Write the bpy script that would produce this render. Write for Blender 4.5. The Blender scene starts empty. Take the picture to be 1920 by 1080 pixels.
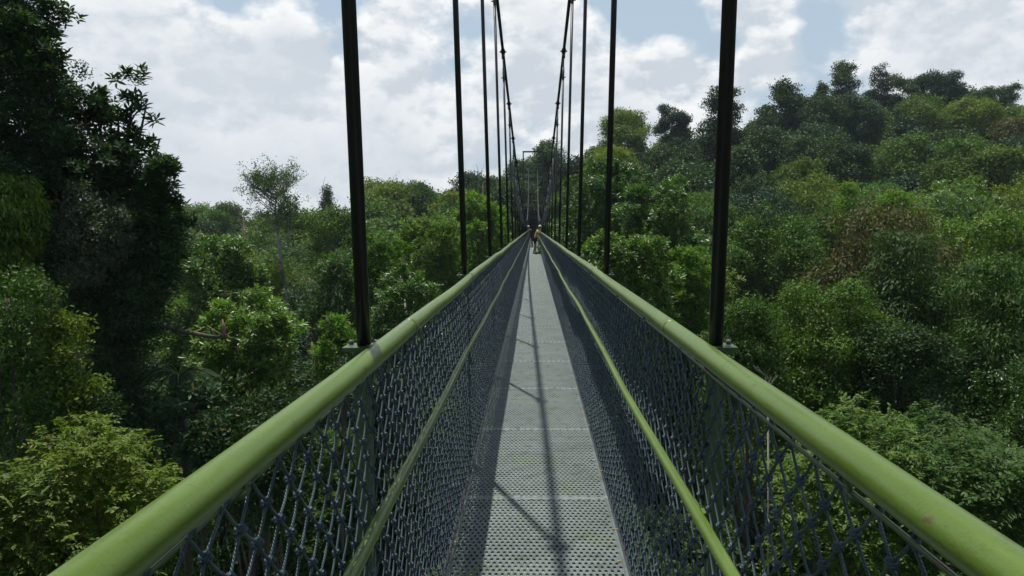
import bpy, math, random
import numpy as np
from mathutils import Vector, Matrix
R_ = math.radians
scene = bpy.context.scene
COL = scene.collection
random.seed(7)

# ------------------------------------------------------------------ helpers
def tag(o, label=None, cat=None, group=None, kind=None):
    if label: o['label'] = label
    if cat: o['category'] = cat
    if group: o['group'] = group
    if kind: o['kind'] = kind
    return o

def empty(name, loc=(0, 0, 0), rz=0.0):
    o = bpy.data.objects.new(name, None)
    o.empty_display_size = 0.3
    COL.objects.link(o)
    o.location = loc
    o.rotation_euler = (0, 0, rz)
    return o

class MB:
    """collects tubes, boxes and leaves, then links them as ONE mesh object"""
    def __init__(s):
        s.v = []; s.f = []; s.n = 0; s.smooth = []; s.uv = []
    def add(s, vs, fs, smooth=True, uvs=None):
        s.v.extend([tuple(p) for p in vs])
        for k, f in enumerate(fs):
            s.f.append(tuple(i + s.n for i in f)); s.smooth.append(smooth)
            s.uv.extend(uvs[k] if uvs else [(0.0, 0.0)] * len(f))
        s.n += len(vs)
        return s
    def box(s, x0, x1, y0, y1, z0, z1):
        vs = [(x0, y0, z0), (x1, y0, z0), (x1, y1, z0), (x0, y1, z0), (x0, y0, z1), (x1, y0, z1), (x1, y1, z1), (x0, y1, z1)]
        fs = [(0, 3, 2, 1), (4, 5, 6, 7), (0, 1, 5, 4), (1, 2, 6, 5), (2, 3, 7, 6), (3, 0, 4, 7)]
        return s.add(vs, fs, False)
    def tube(s, pts, rad, n=8, cap=True, us=1.0):
        pts = [Vector(p) for p in pts]
        m = len(pts)
        if not hasattr(rad, '__len__'): rad = [rad] * m
        vs = []; fs = []; uvs = []
        t = (pts[1] - pts[0]).normalized()
        ref = Vector((0, 0, 1)) if abs(t.z) < 0.9 else Vector((1, 0, 0))
        a = t.cross(ref).normalized()
        L = [0.0]
        for i in range(1, m): L.append(L[-1] + (pts[i] - pts[i - 1]).length)
        for i, p in enumerate(pts):
            if i == 0: t = (pts[1] - pts[0])
            elif i == m - 1: t = (pts[-1] - pts[-2])
            else: t = (pts[i + 1] - pts[i - 1])
            t.normalize()
            a = (a - t * a.dot(t))
            if a.length < 1e-5: a = t.orthogonal()
            a.normalize()
            b = t.cross(a)
            for k in range(n):
                w = 2 * math.pi * k / n
                vs.append(p + (a * math.cos(w) + b * math.sin(w)) * rad[i])
        for i in range(m - 1):
            for k in range(n):
                k2 = (k + 1) % n
                fs.append((i * n + k, i * n + k2, (i + 1) * n + k2, (i + 1) * n + k))
                u0, u1 = k / n, (k + 1) / n
                uvs.append([(u0, L[i] * us), (u1, L[i] * us), (u1, L[i + 1] * us), (u0, L[i + 1] * us)])
        if cap:
            fs.append(tuple(reversed(range(n)))); uvs.append([(0, 0)] * n)
            fs.append(tuple((m - 1) * n + k for k in range(n))); uvs.append([(0, 0)] * n)
        return s.add(vs, fs, True, uvs)
    def ball(s, c, r, n=8, m=5, sc=(1, 1, 1)):
        vs = [(c[0], c[1], c[2] + r * sc[2])]
        for i in range(1, m):
            th = math.pi * i / m
            for k in range(n):
                ph = 2 * math.pi * k / n
                vs.append((c[0] + r * sc[0] * math.sin(th) * math.cos(ph), c[1] + r * sc[1] * math.sin(th) * math.sin(ph), c[2] + r * sc[2] * math.cos(th)))
        vs.append((c[0], c[1], c[2] - r * sc[2]))
        fs = []
        for k in range(n): fs.append((0, 1 + k, 1 + (k + 1) % n))
        for i in range(m - 2):
            for k in range(n):
                a = 1 + i * n + k; b = 1 + i * n + (k + 1) % n
                fs.append((a, a + n, b + n, b))
        e = len(vs) - 1; o = 1 + (m - 2) * n
        for k in range(n): fs.append((e, o + (k + 1) % n, o + k))
        return s.add(vs, fs, True)
    def mesh(s, name, mat=None, uv=False):
        me = bpy.data.meshes.new(name)
        me.from_pydata(s.v, [], s.f)
        me.polygons.foreach_set('use_smooth', s.smooth)
        if uv:
            l = me.uv_layers.new(name='UVMap')
            l.data.foreach_set('uv', np.array(s.uv, dtype=np.float32).ravel())
        if mat: me.materials.append(mat)
        me.update()
        return me
    def build(s, name, mat, parent=None, uv=False):
        return link(name, s.mesh(name, mat, uv), parent)

def link(name, me, parent=None, loc=None, mat=None):
    o = bpy.data.objects.new(name, me)
    COL.objects.link(o)
    if parent: o.parent = parent
    if loc: o.location = loc
    if mat:
        o.material_slots[0].link = 'OBJECT'
        o.material_slots[0].material = mat
    return o

def quad_mesh(name, V, F, mat=None, smooth=False):
    me = bpy.data.meshes.new(name)
    V = np.ascontiguousarray(V, dtype=np.float32); F = np.ascontiguousarray(F, dtype=np.int32)
    me.vertices.add(len(V)); me.vertices.foreach_set('co', V.ravel())
    k = F.shape[1]
    me.loops.add(F.size); me.loops.foreach_set('vertex_index', F.ravel())
    me.polygons.add(len(F)); me.polygons.foreach_set('loop_start', np.arange(0, F.size, k, dtype=np.int32))
    me.polygons.foreach_set('use_smooth', np.full(len(F), smooth, dtype=bool))
    if mat: me.materials.append(mat)
    me.update(calc_edges=True)
    return me

# ------------------------------------------------------------------ materials
def mat_new(name):
    m = bpy.data.materials.new(name); m.use_nodes = True
    nt = m.node_tree; nt.nodes.clear()
    out = nt.nodes.new('ShaderNodeOutputMaterial')
    return m, nt, out

def N(nt, t, **kw):
    n = nt.nodes.new('ShaderNode' + t)
    for k, v in kw.items():
        if k.startswith('i_'): n.inputs[k[2:].replace('_', ' ')].default_value = v
        else: setattr(n, k, v)
    return n

def ramp(nt, fac, stops):
    r = nt.nodes.new('ShaderNodeValToRGB')
    e = r.color_ramp.elements
    while len(e) < len(stops): e.new(0.5)
    for i, (p, c) in enumerate(stops):
        e[i].position = p; e[i].color = (*c, 1) if len(c) == 3 else c
    nt.links.new(fac, r.inputs['Fac'])
    return r.outputs['Color']

def noise(nt, vec, scale, detail=3, rough=0.5, dist=0.0):
    n = nt.nodes.new('ShaderNodeTexNoise')
    n.inputs['Scale'].default_value = scale; n.inputs['Detail'].default_value = detail
    n.inputs['Roughness'].default_value = rough; n.inputs['Distortion'].default_value = dist
    nt.links.new(vec, n.inputs['Vector'])
    return n.outputs['Fac']

def mixc(nt, a, b, f, mode='MIX'):
    m = nt.nodes.new('ShaderNodeMix'); m.data_type = 'RGBA'; m.blend_type = mode
    for sock, val in ((m.inputs[6], a), (m.inputs[7], b), (m.inputs[0], f)):
        if hasattr(val, 'links'): nt.links.new(val, sock)
        elif sock == m.inputs[0]: sock.default_value = val
        else: sock.default_value = (*val, 1)
    return m.outputs[2]

def math_(nt, op, a, b=None):
    m = nt.nodes.new('ShaderNodeMath'); m.operation = op
    for i, v in enumerate((a, b)):
        if v is None: continue
        if hasattr(v, 'links'): nt.links.new(v, m.inputs[i])
        else: m.inputs[i].default_value = v
    return m.outputs[0]

def leaf_mat(name, c, trans=0.30, rough=0.52, var=0.48, spec=0.22, warm=(0.18, 0.15, 0.03), warm_amt=0.12, tcol=None):
    m, nt, out = mat_new(name)
    geo = N(nt, 'NewGeometry'); oi = N(nt, 'ObjectInfo'); tc = N(nt, 'TexCoord')
    rnd = geo.outputs['Random Per Island']
    n1 = noise(nt, tc.outputs['Object'], 0.55, 2)
    dark = tuple(x * (1 - var) for x in c); light = tuple(min(1, x * (1 + var)) for x in c)
    base = ramp(nt, rnd, [(0.0, dark), (0.5, c), (1.0, light)])
    lt = tuple(min(1, x * 1.45) for x in c)
    base = mixc(nt, base, lt, ramp(nt, n1, [(0.45, (0, 0, 0)), (0.7, (0.6, 0.6, 0.6))]))
    r2 = math_(nt, 'FRACT', math_(nt, 'MULTIPLY', rnd, 37.7))
    base = mixc(nt, base, warm, math_(nt, 'MULTIPLY', math_(nt, 'GREATER_THAN', r2, 1 - warm_amt), 0.8))
    # each tree a little lighter or darker than the next
    ob = ramp(nt, oi.outputs['Random'], [(0, (0.62, 0.70, 0.75)), (0.5, (0.95, 0.95, 0.95)), (1, (1.4, 1.25, 1.0))])
    base = mixc(nt, base, ob, 1.0, 'MULTIPLY')
    p = N(nt, 'BsdfPrincipled'); nt.links.new(base, p.inputs['Base Color'])
    p.inputs['Roughness'].default_value = rough
    p.inputs['Specular IOR Level'].default_value = spec
    t = N(nt, 'BsdfTranslucent')
    tcol = tcol or (1.7, 2.1, 0.6); trans *= 0.8
    nt.links.new(mixc(nt, base, tcol, 1.0, 'MULTIPLY'), t.inputs['Color'])
    mx = N(nt, 'MixShader'); mx.inputs[0].default_value = trans
    nt.links.new(p.outputs[0], mx.inputs[1]); nt.links.new(t.outputs[0], mx.inputs[2])
    nt.links.new(mx.outputs[0], out.inputs['Surface'])
    return m

def bark_mat(name, c1, c2, scale=6):
    m, nt, out = mat_new(name)
    tc = N(nt, 'TexCoord')
    mp = N(nt, 'Mapping'); mp.inputs['Scale'].default_value = (1, 1, 0.35)
    nt.links.new(tc.outputs['Object'], mp.inputs['Vector'])
    n1 = noise(nt, mp.outputs[0], scale, 5, 0.65)
    p = N(nt, 'BsdfPrincipled'); p.inputs['Roughness'].default_value = 0.9
    nt.links.new(ramp(nt, n1, [(0.3, c1), (0.68, c2)]), p.inputs['Base Color'])
    b = N(nt, 'Bump'); b.inputs['Strength'].default_value = 0.5; b.inputs['Distance'].default_value = 0.03
    nt.links.new(n1, b.inputs['Height']); nt.links.new(b.outputs[0], p.inputs['Normal'])
    nt.links.new(p.outputs[0], out.inputs['Surface'])
    return m

def plain(name, c, rough=0.6, metal=0.0, nscale=8, namt=0.25, bump=0.0, spec=0.5):
    m, nt, out = mat_new(name)
    tc = N(nt, 'TexCoord')
    n1 = noise(nt, tc.outputs['Object'], nscale, 5, 0.6)
    p = N(nt, 'BsdfPrincipled'); p.inputs['Roughness'].default_value = rough; p.inputs['Metallic'].default_value = metal
    p.inputs['Specular IOR Level'].default_value = spec
    nt.links.new(ramp(nt, n1, [(0.25, tuple(x * (1 - namt) for x in c)), (0.75, tuple(min(1, x * (1 + namt)) for x in c))]), p.inputs['Base Color'])
    if bump:
        b = N(nt, 'Bump'); b.inputs['Strength'].default_value = bump; b.inputs['Distance'].default_value = 0.002
        nt.links.new(noise(nt, tc.outputs['Object'], nscale * 12, 3), b.inputs['Height']); nt.links.new(b.outputs[0], p.inputs['Normal'])
    nt.links.new(p.outputs[0], out.inputs['Surface'])
    return m

LEAF = {
    'dark':   leaf_mat('dark_leaves', (0.034, 0.070, 0.017), 0.24, warm_amt=0.02),
    'deep':   leaf_mat('deep_vine_leaves', (0.027, 0.058, 0.019), 0.20, warm_amt=0.01),
    'blue':   leaf_mat('blue_green_leaves', (0.038, 0.080, 0.036), 0.18, warm_amt=0.01),
    'mid':    leaf_mat('mid_green_leaves', (0.070, 0.132, 0.020), 0.28, warm_amt=0.02),
    'bright': leaf_mat('bright_green_leaves', (0.088, 0.170, 0.018), 0.35, warm_amt=0.03),
    'glossy': leaf_mat('glossy_broad_leaves', (0.068, 0.136, 0.022), 0.27, rough=0.40, warm_amt=0.03, spec=.42),
    'olive':  leaf_mat('olive_leaves', (0.108, 0.156, 0.021), 0.28, warm_amt=0.03),
    'yellow': leaf_mat('yellow_green_leaves', (0.105, 0.155, 0.014), 0.35, warm=(0.22, 0.17, 0.03), warm_amt=0.06),
    'brown':  leaf_mat('brownish_green_leaves', (0.080, 0.092, 0.024), 0.25, warm=(0.16, 0.095, 0.035), warm_amt=0.32),
    'grey':   leaf_mat('grey_green_leaves', (0.090, 0.112, 0.060), 0.22, warm_amt=0.02),
}
BARK = bark_mat('brown_bark', (0.035, 0.028, 0.020), (0.13, 0.11, 0.085))
BARK_PALE = bark_mat('pale_bark', (0.17, 0.16, 0.14), (0.38, 0.36, 0.32), 4)
BARK_DEAD = bark_mat('dead_wood', (0.10, 0.06, 0.04), (0.30, 0.20, 0.13), 5)

def rail_paint(name, c, dirt, wear=0.5):
    m, nt, out = mat_new(name)
    tc = N(nt, 'TexCoord')
    mp = N(nt, 'Mapping'); mp.inputs['Scale'].default_value = (1, 0.12, 1)
    nt.links.new(tc.outputs['Object'], mp.inputs['Vector'])
    n1 = noise(nt, mp.outputs[0], 22, 6, 0.6)
    n2 = noise(nt, tc.outputs['Object'], 140, 4, 0.7)
    n3 = noise(nt, tc.outputs['Object'], 7.0, 4, 0.65, 0.4)
    pale = tuple(min(1, x * 1.3 + 0.018) for x in c)
    base = mixc(nt, c, pale, ramp(nt, n1, [(0.35, (0, 0, 0)), (0.7, (1, 1, 1))]))
    base = mixc(nt, base, tuple(x * 0.55 for x in c), ramp(nt, n2, [(0.56, (0, 0, 0)), (0.70, (wear, wear, wear))]))
    base = mixc(nt, base, dirt, ramp(nt, n3, [(0.705, (0, 0, 0)), (0.73, (0.8, 0.8, 0.8))]))
    n4 = noise(nt, tc.outputs['Object'], 26, 6, 0.75, 0.8)
    base = mixc(nt, base, tuple(x * 0.45 + .01 for x in c), ramp(nt, n4, [(0.60, (0, 0, 0)), (0.68, (0.6,) * 3)]))
    n5 = noise(nt, tc.outputs['Object'], 11, 3, 0.6)
    base = mixc(nt, base, (0.10, 0.055, 0.03), ramp(nt, n5, [(0.675, (0, 0, 0)), (0.70, (0.8,) * 3)]))
    p = N(nt, 'BsdfPrincipled'); nt.links.new(base, p.inputs['Base Color'])
    nt.links.new(ramp(nt, n1, [(0.3, (0.26,) * 3), (0.7, (0.44,) * 3)]), p.inputs['Roughness'])
    b = N(nt, 'Bump'); b.inputs['Strength'].default_value = 0.25; b.inputs['Distance'].default_value = 0.002
    nt.links.new(n2, b.inputs['Height']); nt.links.new(b.outputs[0], p.inputs['Normal'])
    nt.links.new(p.outputs[0], out.inputs['Surface'])
    return m
GREEN = rail_paint('green_rail_paint', (0.074, 0.128, 0.010), (0.16, 0.10, 0.06))
GREEN_DARK = rail_paint('green_post_paint', (0.035, 0.070, 0.016), (0.05, 0.05, 0.03))
BLACK = plain('black_sleeve', (0.010, 0.011, 0.013), 0.38, 0, 20, 0.3)
CABLE = plain('black_cable', (0.010, 0.010, 0.012), 0.45, 0, 30, 0.3)
DULL = plain('dull_zinc', (0.12, 0.13, 0.13), 0.6, 0.3, 25, 0.25)
STEEL = plain('galvanised_steel', (0.42, 0.44, 0.44), 0.45, 0.7, 25, 0.25)
DARKSTEEL = plain('dark_steel', (0.05, 0.055, 0.06), 0.5, 0.5, 12, 0.3)
TOWER = plain('tower_paint', (0.022, 0.027, 0.026), 0.6, 0.1, 3, 0.25)
WHITE = plain('white_cap', (0.5, 0.5, 0.48), 0.6)

def deck_mat():
    m, nt, out = mat_new('perforated_aluminium')
    tc = N(nt, 'TexCoord'); geo = N(nt, 'NewGeometry')
    n1 = noise(nt, geo.outputs['Position'], 2.3, 5, 0.6)
    n2 = noise(nt, geo.outputs['Position'], 60, 3, 0.6)
    n3 = noise(nt, geo.outputs['Position'], 3.1, 3, 0.5, 0.3)
    base = ramp(nt, n2, [(0.3, (0.085, 0.108, 0.098)), (0.7, (0.175, 0.21, 0.195))])
    base = mixc(nt, base, (0.26, 0.29, 0.28), ramp(nt, n1, [(0.4, (0, 0, 0)), (0.7, (0.35,) * 3)]))
    base = mixc(nt, base, (0.12, 0.18, 0.07), ramp(nt, n3, [(0.58, (0, 0, 0)), (0.70, (0.55,) * 3)]))
    sy_ = N(nt, 'SeparateXYZ'); nt.links.new(tc.outputs['Object'], sy_.inputs[0])
    ed = math_(nt, 'ABSOLUTE', math_(nt, 'SUBTRACT', sy_.outputs['Y'], 0.747))
    base = mixc(nt, base, (0.40, 0.44, 0.42), ramp(nt, math_(nt, 'ADD', ed, math_(nt, 'MULTIPLY', n2, 0.06)), [(0.755, (0, 0, 0)), (0.775, (0.6,) * 3)]))
    n6 = noise(nt, geo.outputs['Position'], 9, 6, 0.7)
    base = mixc(nt, base, (0.06, 0.065, 0.05), ramp(nt, n6, [(0.52, (0, 0, 0)), (0.68, (0.75,) * 3)]))
    p = N(nt, 'BsdfPrincipled'); nt.links.new(base, p.inputs['Base Color'])
    p.inputs['Metallic'].default_value = 0.35; p.inputs['Roughness'].default_value = 0.5
    nt.links.new(p.outputs[0], out.inputs['Surface'])
    return m
DECK = deck_mat()

def rope_mat():
    m, nt, out = mat_new('blue_rope')
    uv = N(nt, 'UVMap')
    sx = N(nt, 'SeparateXYZ'); nt.links.new(uv.outputs[0], sx.inputs[0])
    ph = math_(nt, 'ADD', math_(nt, 'MULTIPLY', sx.outputs[0], 3.0), math_(nt, 'MULTIPLY', sx.outputs[1], 170.0))
    w = math_(nt, 'ABSOLUTE', math_(nt, 'SINE', math_(nt, 'MULTIPLY', ph, math.pi)))
    tc = N(nt, 'TexCoord')
    n1 = noise(nt, tc.outputs['Object'], 9, 4, 0.6)
    base = ramp(nt, n1, [(0.3, (0.012, 0.034, 0.044)), (0.52, (0.024, 0.060, 0.074)), (0.72, (0.115, 0.148, 0.145))])
    base = mixc(nt, base, (0.02, 0.03, 0.05), ramp(nt, w, [(0.05, (0.8,) * 3), (0.4, (0, 0, 0))]))
    p = N(nt, 'BsdfPrincipled'); nt.links.new(base, p.inputs['Base Color']); p.inputs['Roughness'].default_value = 0.45
    b = N(nt, 'Bump'); b.inputs['Strength'].default_value = 0.9; b.inputs['Distance'].default_value = 0.0015
    nt.links.new(w, b.inputs['Height']); nt.links.new(b.outputs[0], p.inputs['Normal'])
    nt.links.new(p.outputs[0], out.inputs['Surface'])
    return m
ROPE = rope_mat()

# ------------------------------------------------------------------ camera
F = 1400.0; VPX, VPY = 1000.0, 425.0
CAM = Vector((-0.014, 0, 1.60))
cd = bpy.data.cameras.new('camera'); cam = bpy.data.objects.new('camera', cd); COL.objects.link(cam)
cd.sensor_width = 36; cd.lens = 36 * F / 1920; cd.clip_start = 0.05; cd.clip_end = 6000
pitch = math.atan((540 - VPY) / F); yaw = math.atan((VPX - 960) / F); roll = R_(-0.3)
M = Matrix.Rotation(yaw, 4, 'Z') @ Matrix.Rotation(math.pi / 2 - pitch, 4, 'X') @ Matrix.Rotation(roll, 4, 'Z')
M.translation = CAM
cam.matrix_world = M
scene.camera = cam
M3 = M.to_3x3()
def ray(px, py):
    return (M3 @ Vector(((px - 960) / F, (540 - py) / F, -1))).normalized()
def at(px, py, d):
    r = ray(px, py); return CAM + r * (d / r.y)

# ------------------------------------------------------------------ light and sky
SX, SY = 0.11, 0.215
sun_dir = Vector((-SX, SY, 1)).normalized()
elev = math.asin(sun_dir.z)
sd = bpy.data.lights.new('sun', 'SUN'); sun = bpy.data.objects.new('sun', sd); COL.objects.link(sun)
sd.energy = 5.0; sd.angle = R_(0.55); sd.color = (1.0, 0.96, 0.90)
sun.rotation_euler = sun_dir.to_track_quat('Z', 'Y').to_euler()

w = bpy.data.worlds.new('World'); scene.world = w; w.use_nodes = True
nt = w.node_tree; nt.nodes.clear()
wo = nt.nodes.new('ShaderNodeOutputWorld'); bg = nt.nodes.new('ShaderNodeBackground')
sky = nt.nodes.new('ShaderNodeTexSky'); sky.sky_type = 'NISHITA'; sky.sun_disc = False
sky.sun_elevation = elev; sky.sun_rotation = math.atan2(sun_dir.x, sun_dir.y)
sky.air_density = 1.0; sky.dust_density = 2.0; sky.ozone_density = 1.5
tc = nt.nodes.new('ShaderNodeTexCoord')
vec = tc.outputs['Generated']
mp = nt.nodes.new('ShaderNodeMapping'); mp.inputs['Scale'].default_value = (1, 1, 1.5); mp.inputs['Location'].default_value = (0.37, 0.1, 0.05)
nt.links.new(vec, mp.inputs['Vector'])
def cloudn(off, scale, detail, rough, dist=0.0):
    m2 = nt.nodes.new('ShaderNodeMapping'); m2.inputs['Location'].default_value = off
    nt.links.new(mp.outputs[0], m2.inputs['Vector'])
    return noise(nt, m2.outputs[0], scale, detail, rough, dist)
def blob(px, py, r, amt):
    c = ray(px, py)
    vm = nt.nodes.new('ShaderNodeVectorMath'); vm.operation = 'DISTANCE'
    nt.links.new(vec, vm.inputs[0]); vm.inputs[1].default_value = c
    mr = nt.nodes.new('ShaderNodeMapRange'); mr.interpolation_type = 'SMOOTHSTEP'
    mr.inputs['From Min'].default_value = r / F; mr.inputs['From Max'].default_value = 0.0
    mr.inputs['To Min'].default_value = 0; mr.inputs['To Max'].default_value = amt
    nt.links.new(vm.outputs['Value'], mr.inputs['Value'])
    return mr.outputs[0]
n_a = cloudn((0, 0, 0), 5.0, 9, 0.56)
n_b = cloudn((-0.006, 0.004, 0.022), 5.0, 9, 0.56)      # the same clouds, looked up a little towards the sun
dens = n_a; dens2 = n_b
for b in [(430, 5, 130, -.16), (600, 30, 110, -.20), (880, 60, 120, -.16), (960, 70, 70, -.14), (1230, 20, 130, -.2), (1330, 60, 90, -.12),
          (1530, 70, 80, -.13), (1500, 10, 110, -.06), (1890, 10, 160, -.12),
          (520, 110, 150, .14), (930, 160, 140, .10), (1250, 130, 170, .12), (1450, 130, 100, .14), (1640, 60, 110, .10), (1780, 100, 150, .12), (760, 80, 180, .10),
          (250, 260, 420, .18), (650, 300, 400, .14), (1050, 250, 300, .08)]:
    s = blob(*b); dens = math_(nt, 'ADD', dens, s); dens2 = math_(nt, 'ADD', dens2, s)
mask = ramp(nt, dens, [(0.405, (0, 0, 0)), (0.505, (1, 1, 1))])
lit = math_(nt, 'SUBTRACT', dens, dens2)
litc = ramp(nt, math_(nt, 'ADD', math_(nt, 'MULTIPLY', lit, 5.5), 0.5), [(0.30, (0, 0, 0)), (0.72, (1, 1, 1))])
edge = ramp(nt, dens, [(0.48, (1, 1, 1)), (0.74, (0.05,) * 3)])
bright = math_(nt, 'MULTIPLY', litc, math_(nt, 'ADD', math_(nt, 'MULTIPLY', edge, 0.8), 0.2))
K = 10.0
cgrey = tuple(K * x for x in (0.62, 0.68, 0.745)); cwhite = tuple(K * x for x in (1.02, 1.03, 1.03)); cblue = tuple(K * x for x in (0.545, 0.68, 0.79))
cl = mixc(nt, cgrey, cwhite, bright)
soft = cloudn((3, 1, 2), 2.2, 5, 0.5)
cl = mixc(nt, cl, tuple(K * x for x in (0.70, 0.75, 0.80)), ramp(nt, soft, [(0.45, (0, 0, 0)), (0.7, (0.6,) * 3)]))
skc = mixc(nt, sky.outputs[0], cblue, 0.7)
col = mixc(nt, skc, cl, mask)
sz = nt.nodes.new('ShaderNodeSeparateXYZ'); nt.links.new(vec, sz.inputs[0])
zen = ramp(nt, math_(nt, 'ADD', sz.outputs['Z'], math_(nt, 'MULTIPLY', math_(nt, 'SUBTRACT', soft, 0.5), 0.35)), [(0.36, (0, 0, 0)), (0.62, (1, 1, 1))])
high = mixc(nt, sky.outputs[0], tuple(K * x for x in (0.08, 0.13, 0.22)), 0.75)
col = mixc(nt, col, high, zen)
beh = ramp(nt, math_(nt, 'MULTIPLY', sz.outputs['Y'], -1.0), [(0.0, (0, 0, 0)), (0.5, (0.6,) * 3)])
col = mixc(nt, col, tuple(K * x for x in (0.22, 0.32, 0.46)), beh)
nt.links.new(col, bg.inputs['Color']); bg.inputs['Strength'].default_value = 0.1
nt.links.new(bg.outputs[0], wo.inputs['Surface'])
scene.view_settings.view_transform = 'Standard'; scene.view_settings.look = 'None'
scene.view_settings.exposure = 0.0; scene.view_settings.gamma = 1.0

# ------------------------------------------------------------------ the suspension footbridge
SP = 3.0; D0 = 2.0
def cable_h(y): return 1.95 + 0.0022 * (y - 50.0) ** 2
def hang_x(z): return 0.475 + 0.0234 * (z - 1.3)
YEND = 110.0
DH = 0.42
bridge = empty('suspension_footbridge', (0, 0, 0))
tag(bridge, 'narrow suspension footbridge with green handrails, blue rope nets and black hangers', 'footbridge')

def deck_panel_mesh():
    x0, x1 = -DH + 0.012, DH - 0.012
    nx, ny = 28, 37
    mx, my = 0.03, 0.032
    Lp = 1.494
    cw = (x1 - x0) / nx; ch = (Lp - 2 * my) / ny
    th = 0.004
    mb = MB()
    V = []; Fc = []
    ang = [2 * math.pi * k / 8 + math.pi / 8 for k in range(8)]
    for j in range(ny):
        off = 0.5 * cw if j % 2 else 0.0
        for i in range(nx if not j % 2 else nx - 1):
            cx = x0 + (i + 0.5) * cw + off; cy = my + (j + 0.5) * ch
            b = len(V)
            hw, hh = cw / 2, ch / 2
            sq = [(cx + hw, cy + hh * .41), (cx + hw * .41, cy + hh), (cx - hw * .41, cy + hh), (cx - hw, cy + hh * .41),
                  (cx - hw, cy - hh * .41), (cx - hw * .41, cy - hh), (cx + hw * .41, cy - hh), (cx + hw, cy - hh * .41)]
            cr = [(cx + hw, cy + hh), (cx - hw, cy + hh), (cx - hw, cy - hh), (cx + hw, cy - hh)]
            ring = [(cx + 0.0078 * math.cos(a), cy + 0.0122 * math.sin(a)) for a in ang]
            ring1 = [(cx + 0.0104 * math.cos(a), cy + 0.0152 * math.sin(a)) for a in ang]
            V += [(x, y, 0) for x, y in sq] + [(x, y, 0) for x, y in ring1] + [(x, y, 0.0016) for x, y in ring] + [(x, y, -th) for x, y in ring] + [(x, y, 0) for x, y in cr]
            ordr = [0, 1, 2, 3, 4, 5, 6, 7]
            for k in range(8):
                k2 = (k + 1) % 8
                Fc.append((b + k, b + k2, b + 8 + k2, b + 8 + k))
                Fc.append((b + 8 + k, b + 8 + k2, b + 16 + k2, b + 16 + k))
                Fc.append((b + 16 + k, b + 16 + k2, b + 24 + k2, b + 24 + k))
            for (a1, a2, c) in ((0, 1, 32), (2, 3, 33), (4, 5, 34), (6, 7, 35)):
                Fc.append((b + a1, b + c, b + a2))
        if j % 2:
            for s in (0, 1):
                xa = x0 if s == 0 else x1 - cw / 2
                ya = my + j * ch; b = len(V)
                V += [(xa, ya, 0), (xa + cw / 2, ya, 0), (xa + cw / 2, ya + ch, 0), (xa, ya + ch, 0)]
                Fc.append((b, b + 1, b + 2, b + 3))
    me_v = V; mb.add(me_v, Fc, False)
    # end strips, folded lips and side flanges
    mb.box(x0, x1, 0.0, my, -th, 0.0); mb.box(x0, x1, Lp - my, Lp, -th, 0.0)
    mb.box(x0, x1, 0.0, 0.006, -0.05, -th); mb.box(x0, x1, Lp - 0.006, Lp, -0.05, -th)
    mb.box(x0 - 0.012, x0, 0, Lp, -0.05, 0.006); mb.box(x1, x1 + 0.012, 0, Lp, -0.05, 0.006)
    for i in range(14):
        for yy in (0.025, Lp - 0.025):
            xx = x0 + (i + 0.7) * (x1 - x0) / 14.4
            mb.box(xx - 0.008, xx + 0.008, yy - 0.004, yy + 0.004, 0.0, 0.0035)
    return mb.mesh('deck_panel', DECK)
dm = deck_panel_mesh()
y = 4.31 - 1.5 * 4
k = 0
while y < YEND - 1:
    link('deck_panel', dm, bridge, (0, y, 0.0 if k % 2 else 0.0)); y += 1.5; k += 1

rg = np.random.default_rng(21); n_ = 150
ly = 3 + 22 * rg.uniform(0, 1, n_) ** 1.5; sd_ = np.where(rg.uniform(0, 1, n_) < .5, -1, 1); lx = sd_ * (DH - np.abs(rg.normal(0, .02, n_)))
lx = np.where(rg.uniform(0, 1, n_) < .12, rg.uniform(-.38, .38, n_), lx)
def lit_leaves():
    A = rg.normal(size=(n_, 3)); A[:, 2] *= .15; A /= np.linalg.norm(A, axis=1, keepdims=True); S = np.stack([-A[:, 1], A[:, 0], A[:, 2] * 0], 1)
    P = np.stack([lx, ly, np.full(n_, .008)], 1); L = rg.uniform(.012, .035, n_)[:, None]
    Vv = np.stack([P, P + A * L * .5 + S * L * .2 + [0, 0, .002], P + A * L + [0, 0, .004], P + A * L * .5 - S * L * .2 + [0, 0, .002]], 1).reshape(-1, 3)
    return Vv, (np.arange(n_) * 4)[:, None] + np.array([[0, 1, 2, 3]])
Vv, Ff = lit_leaves()
lo_ = link('fallen_leaves', quad_mesh('fallen_leaves', Vv, Ff, plain('dry_leaf', (0.32, 0.24, 0.08), 0.8, 0, 30, .5)))
tag(lo_, 'dry yellow leaf litter caught along the deck edges', 'leaf litter', kind='stuff')

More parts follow.
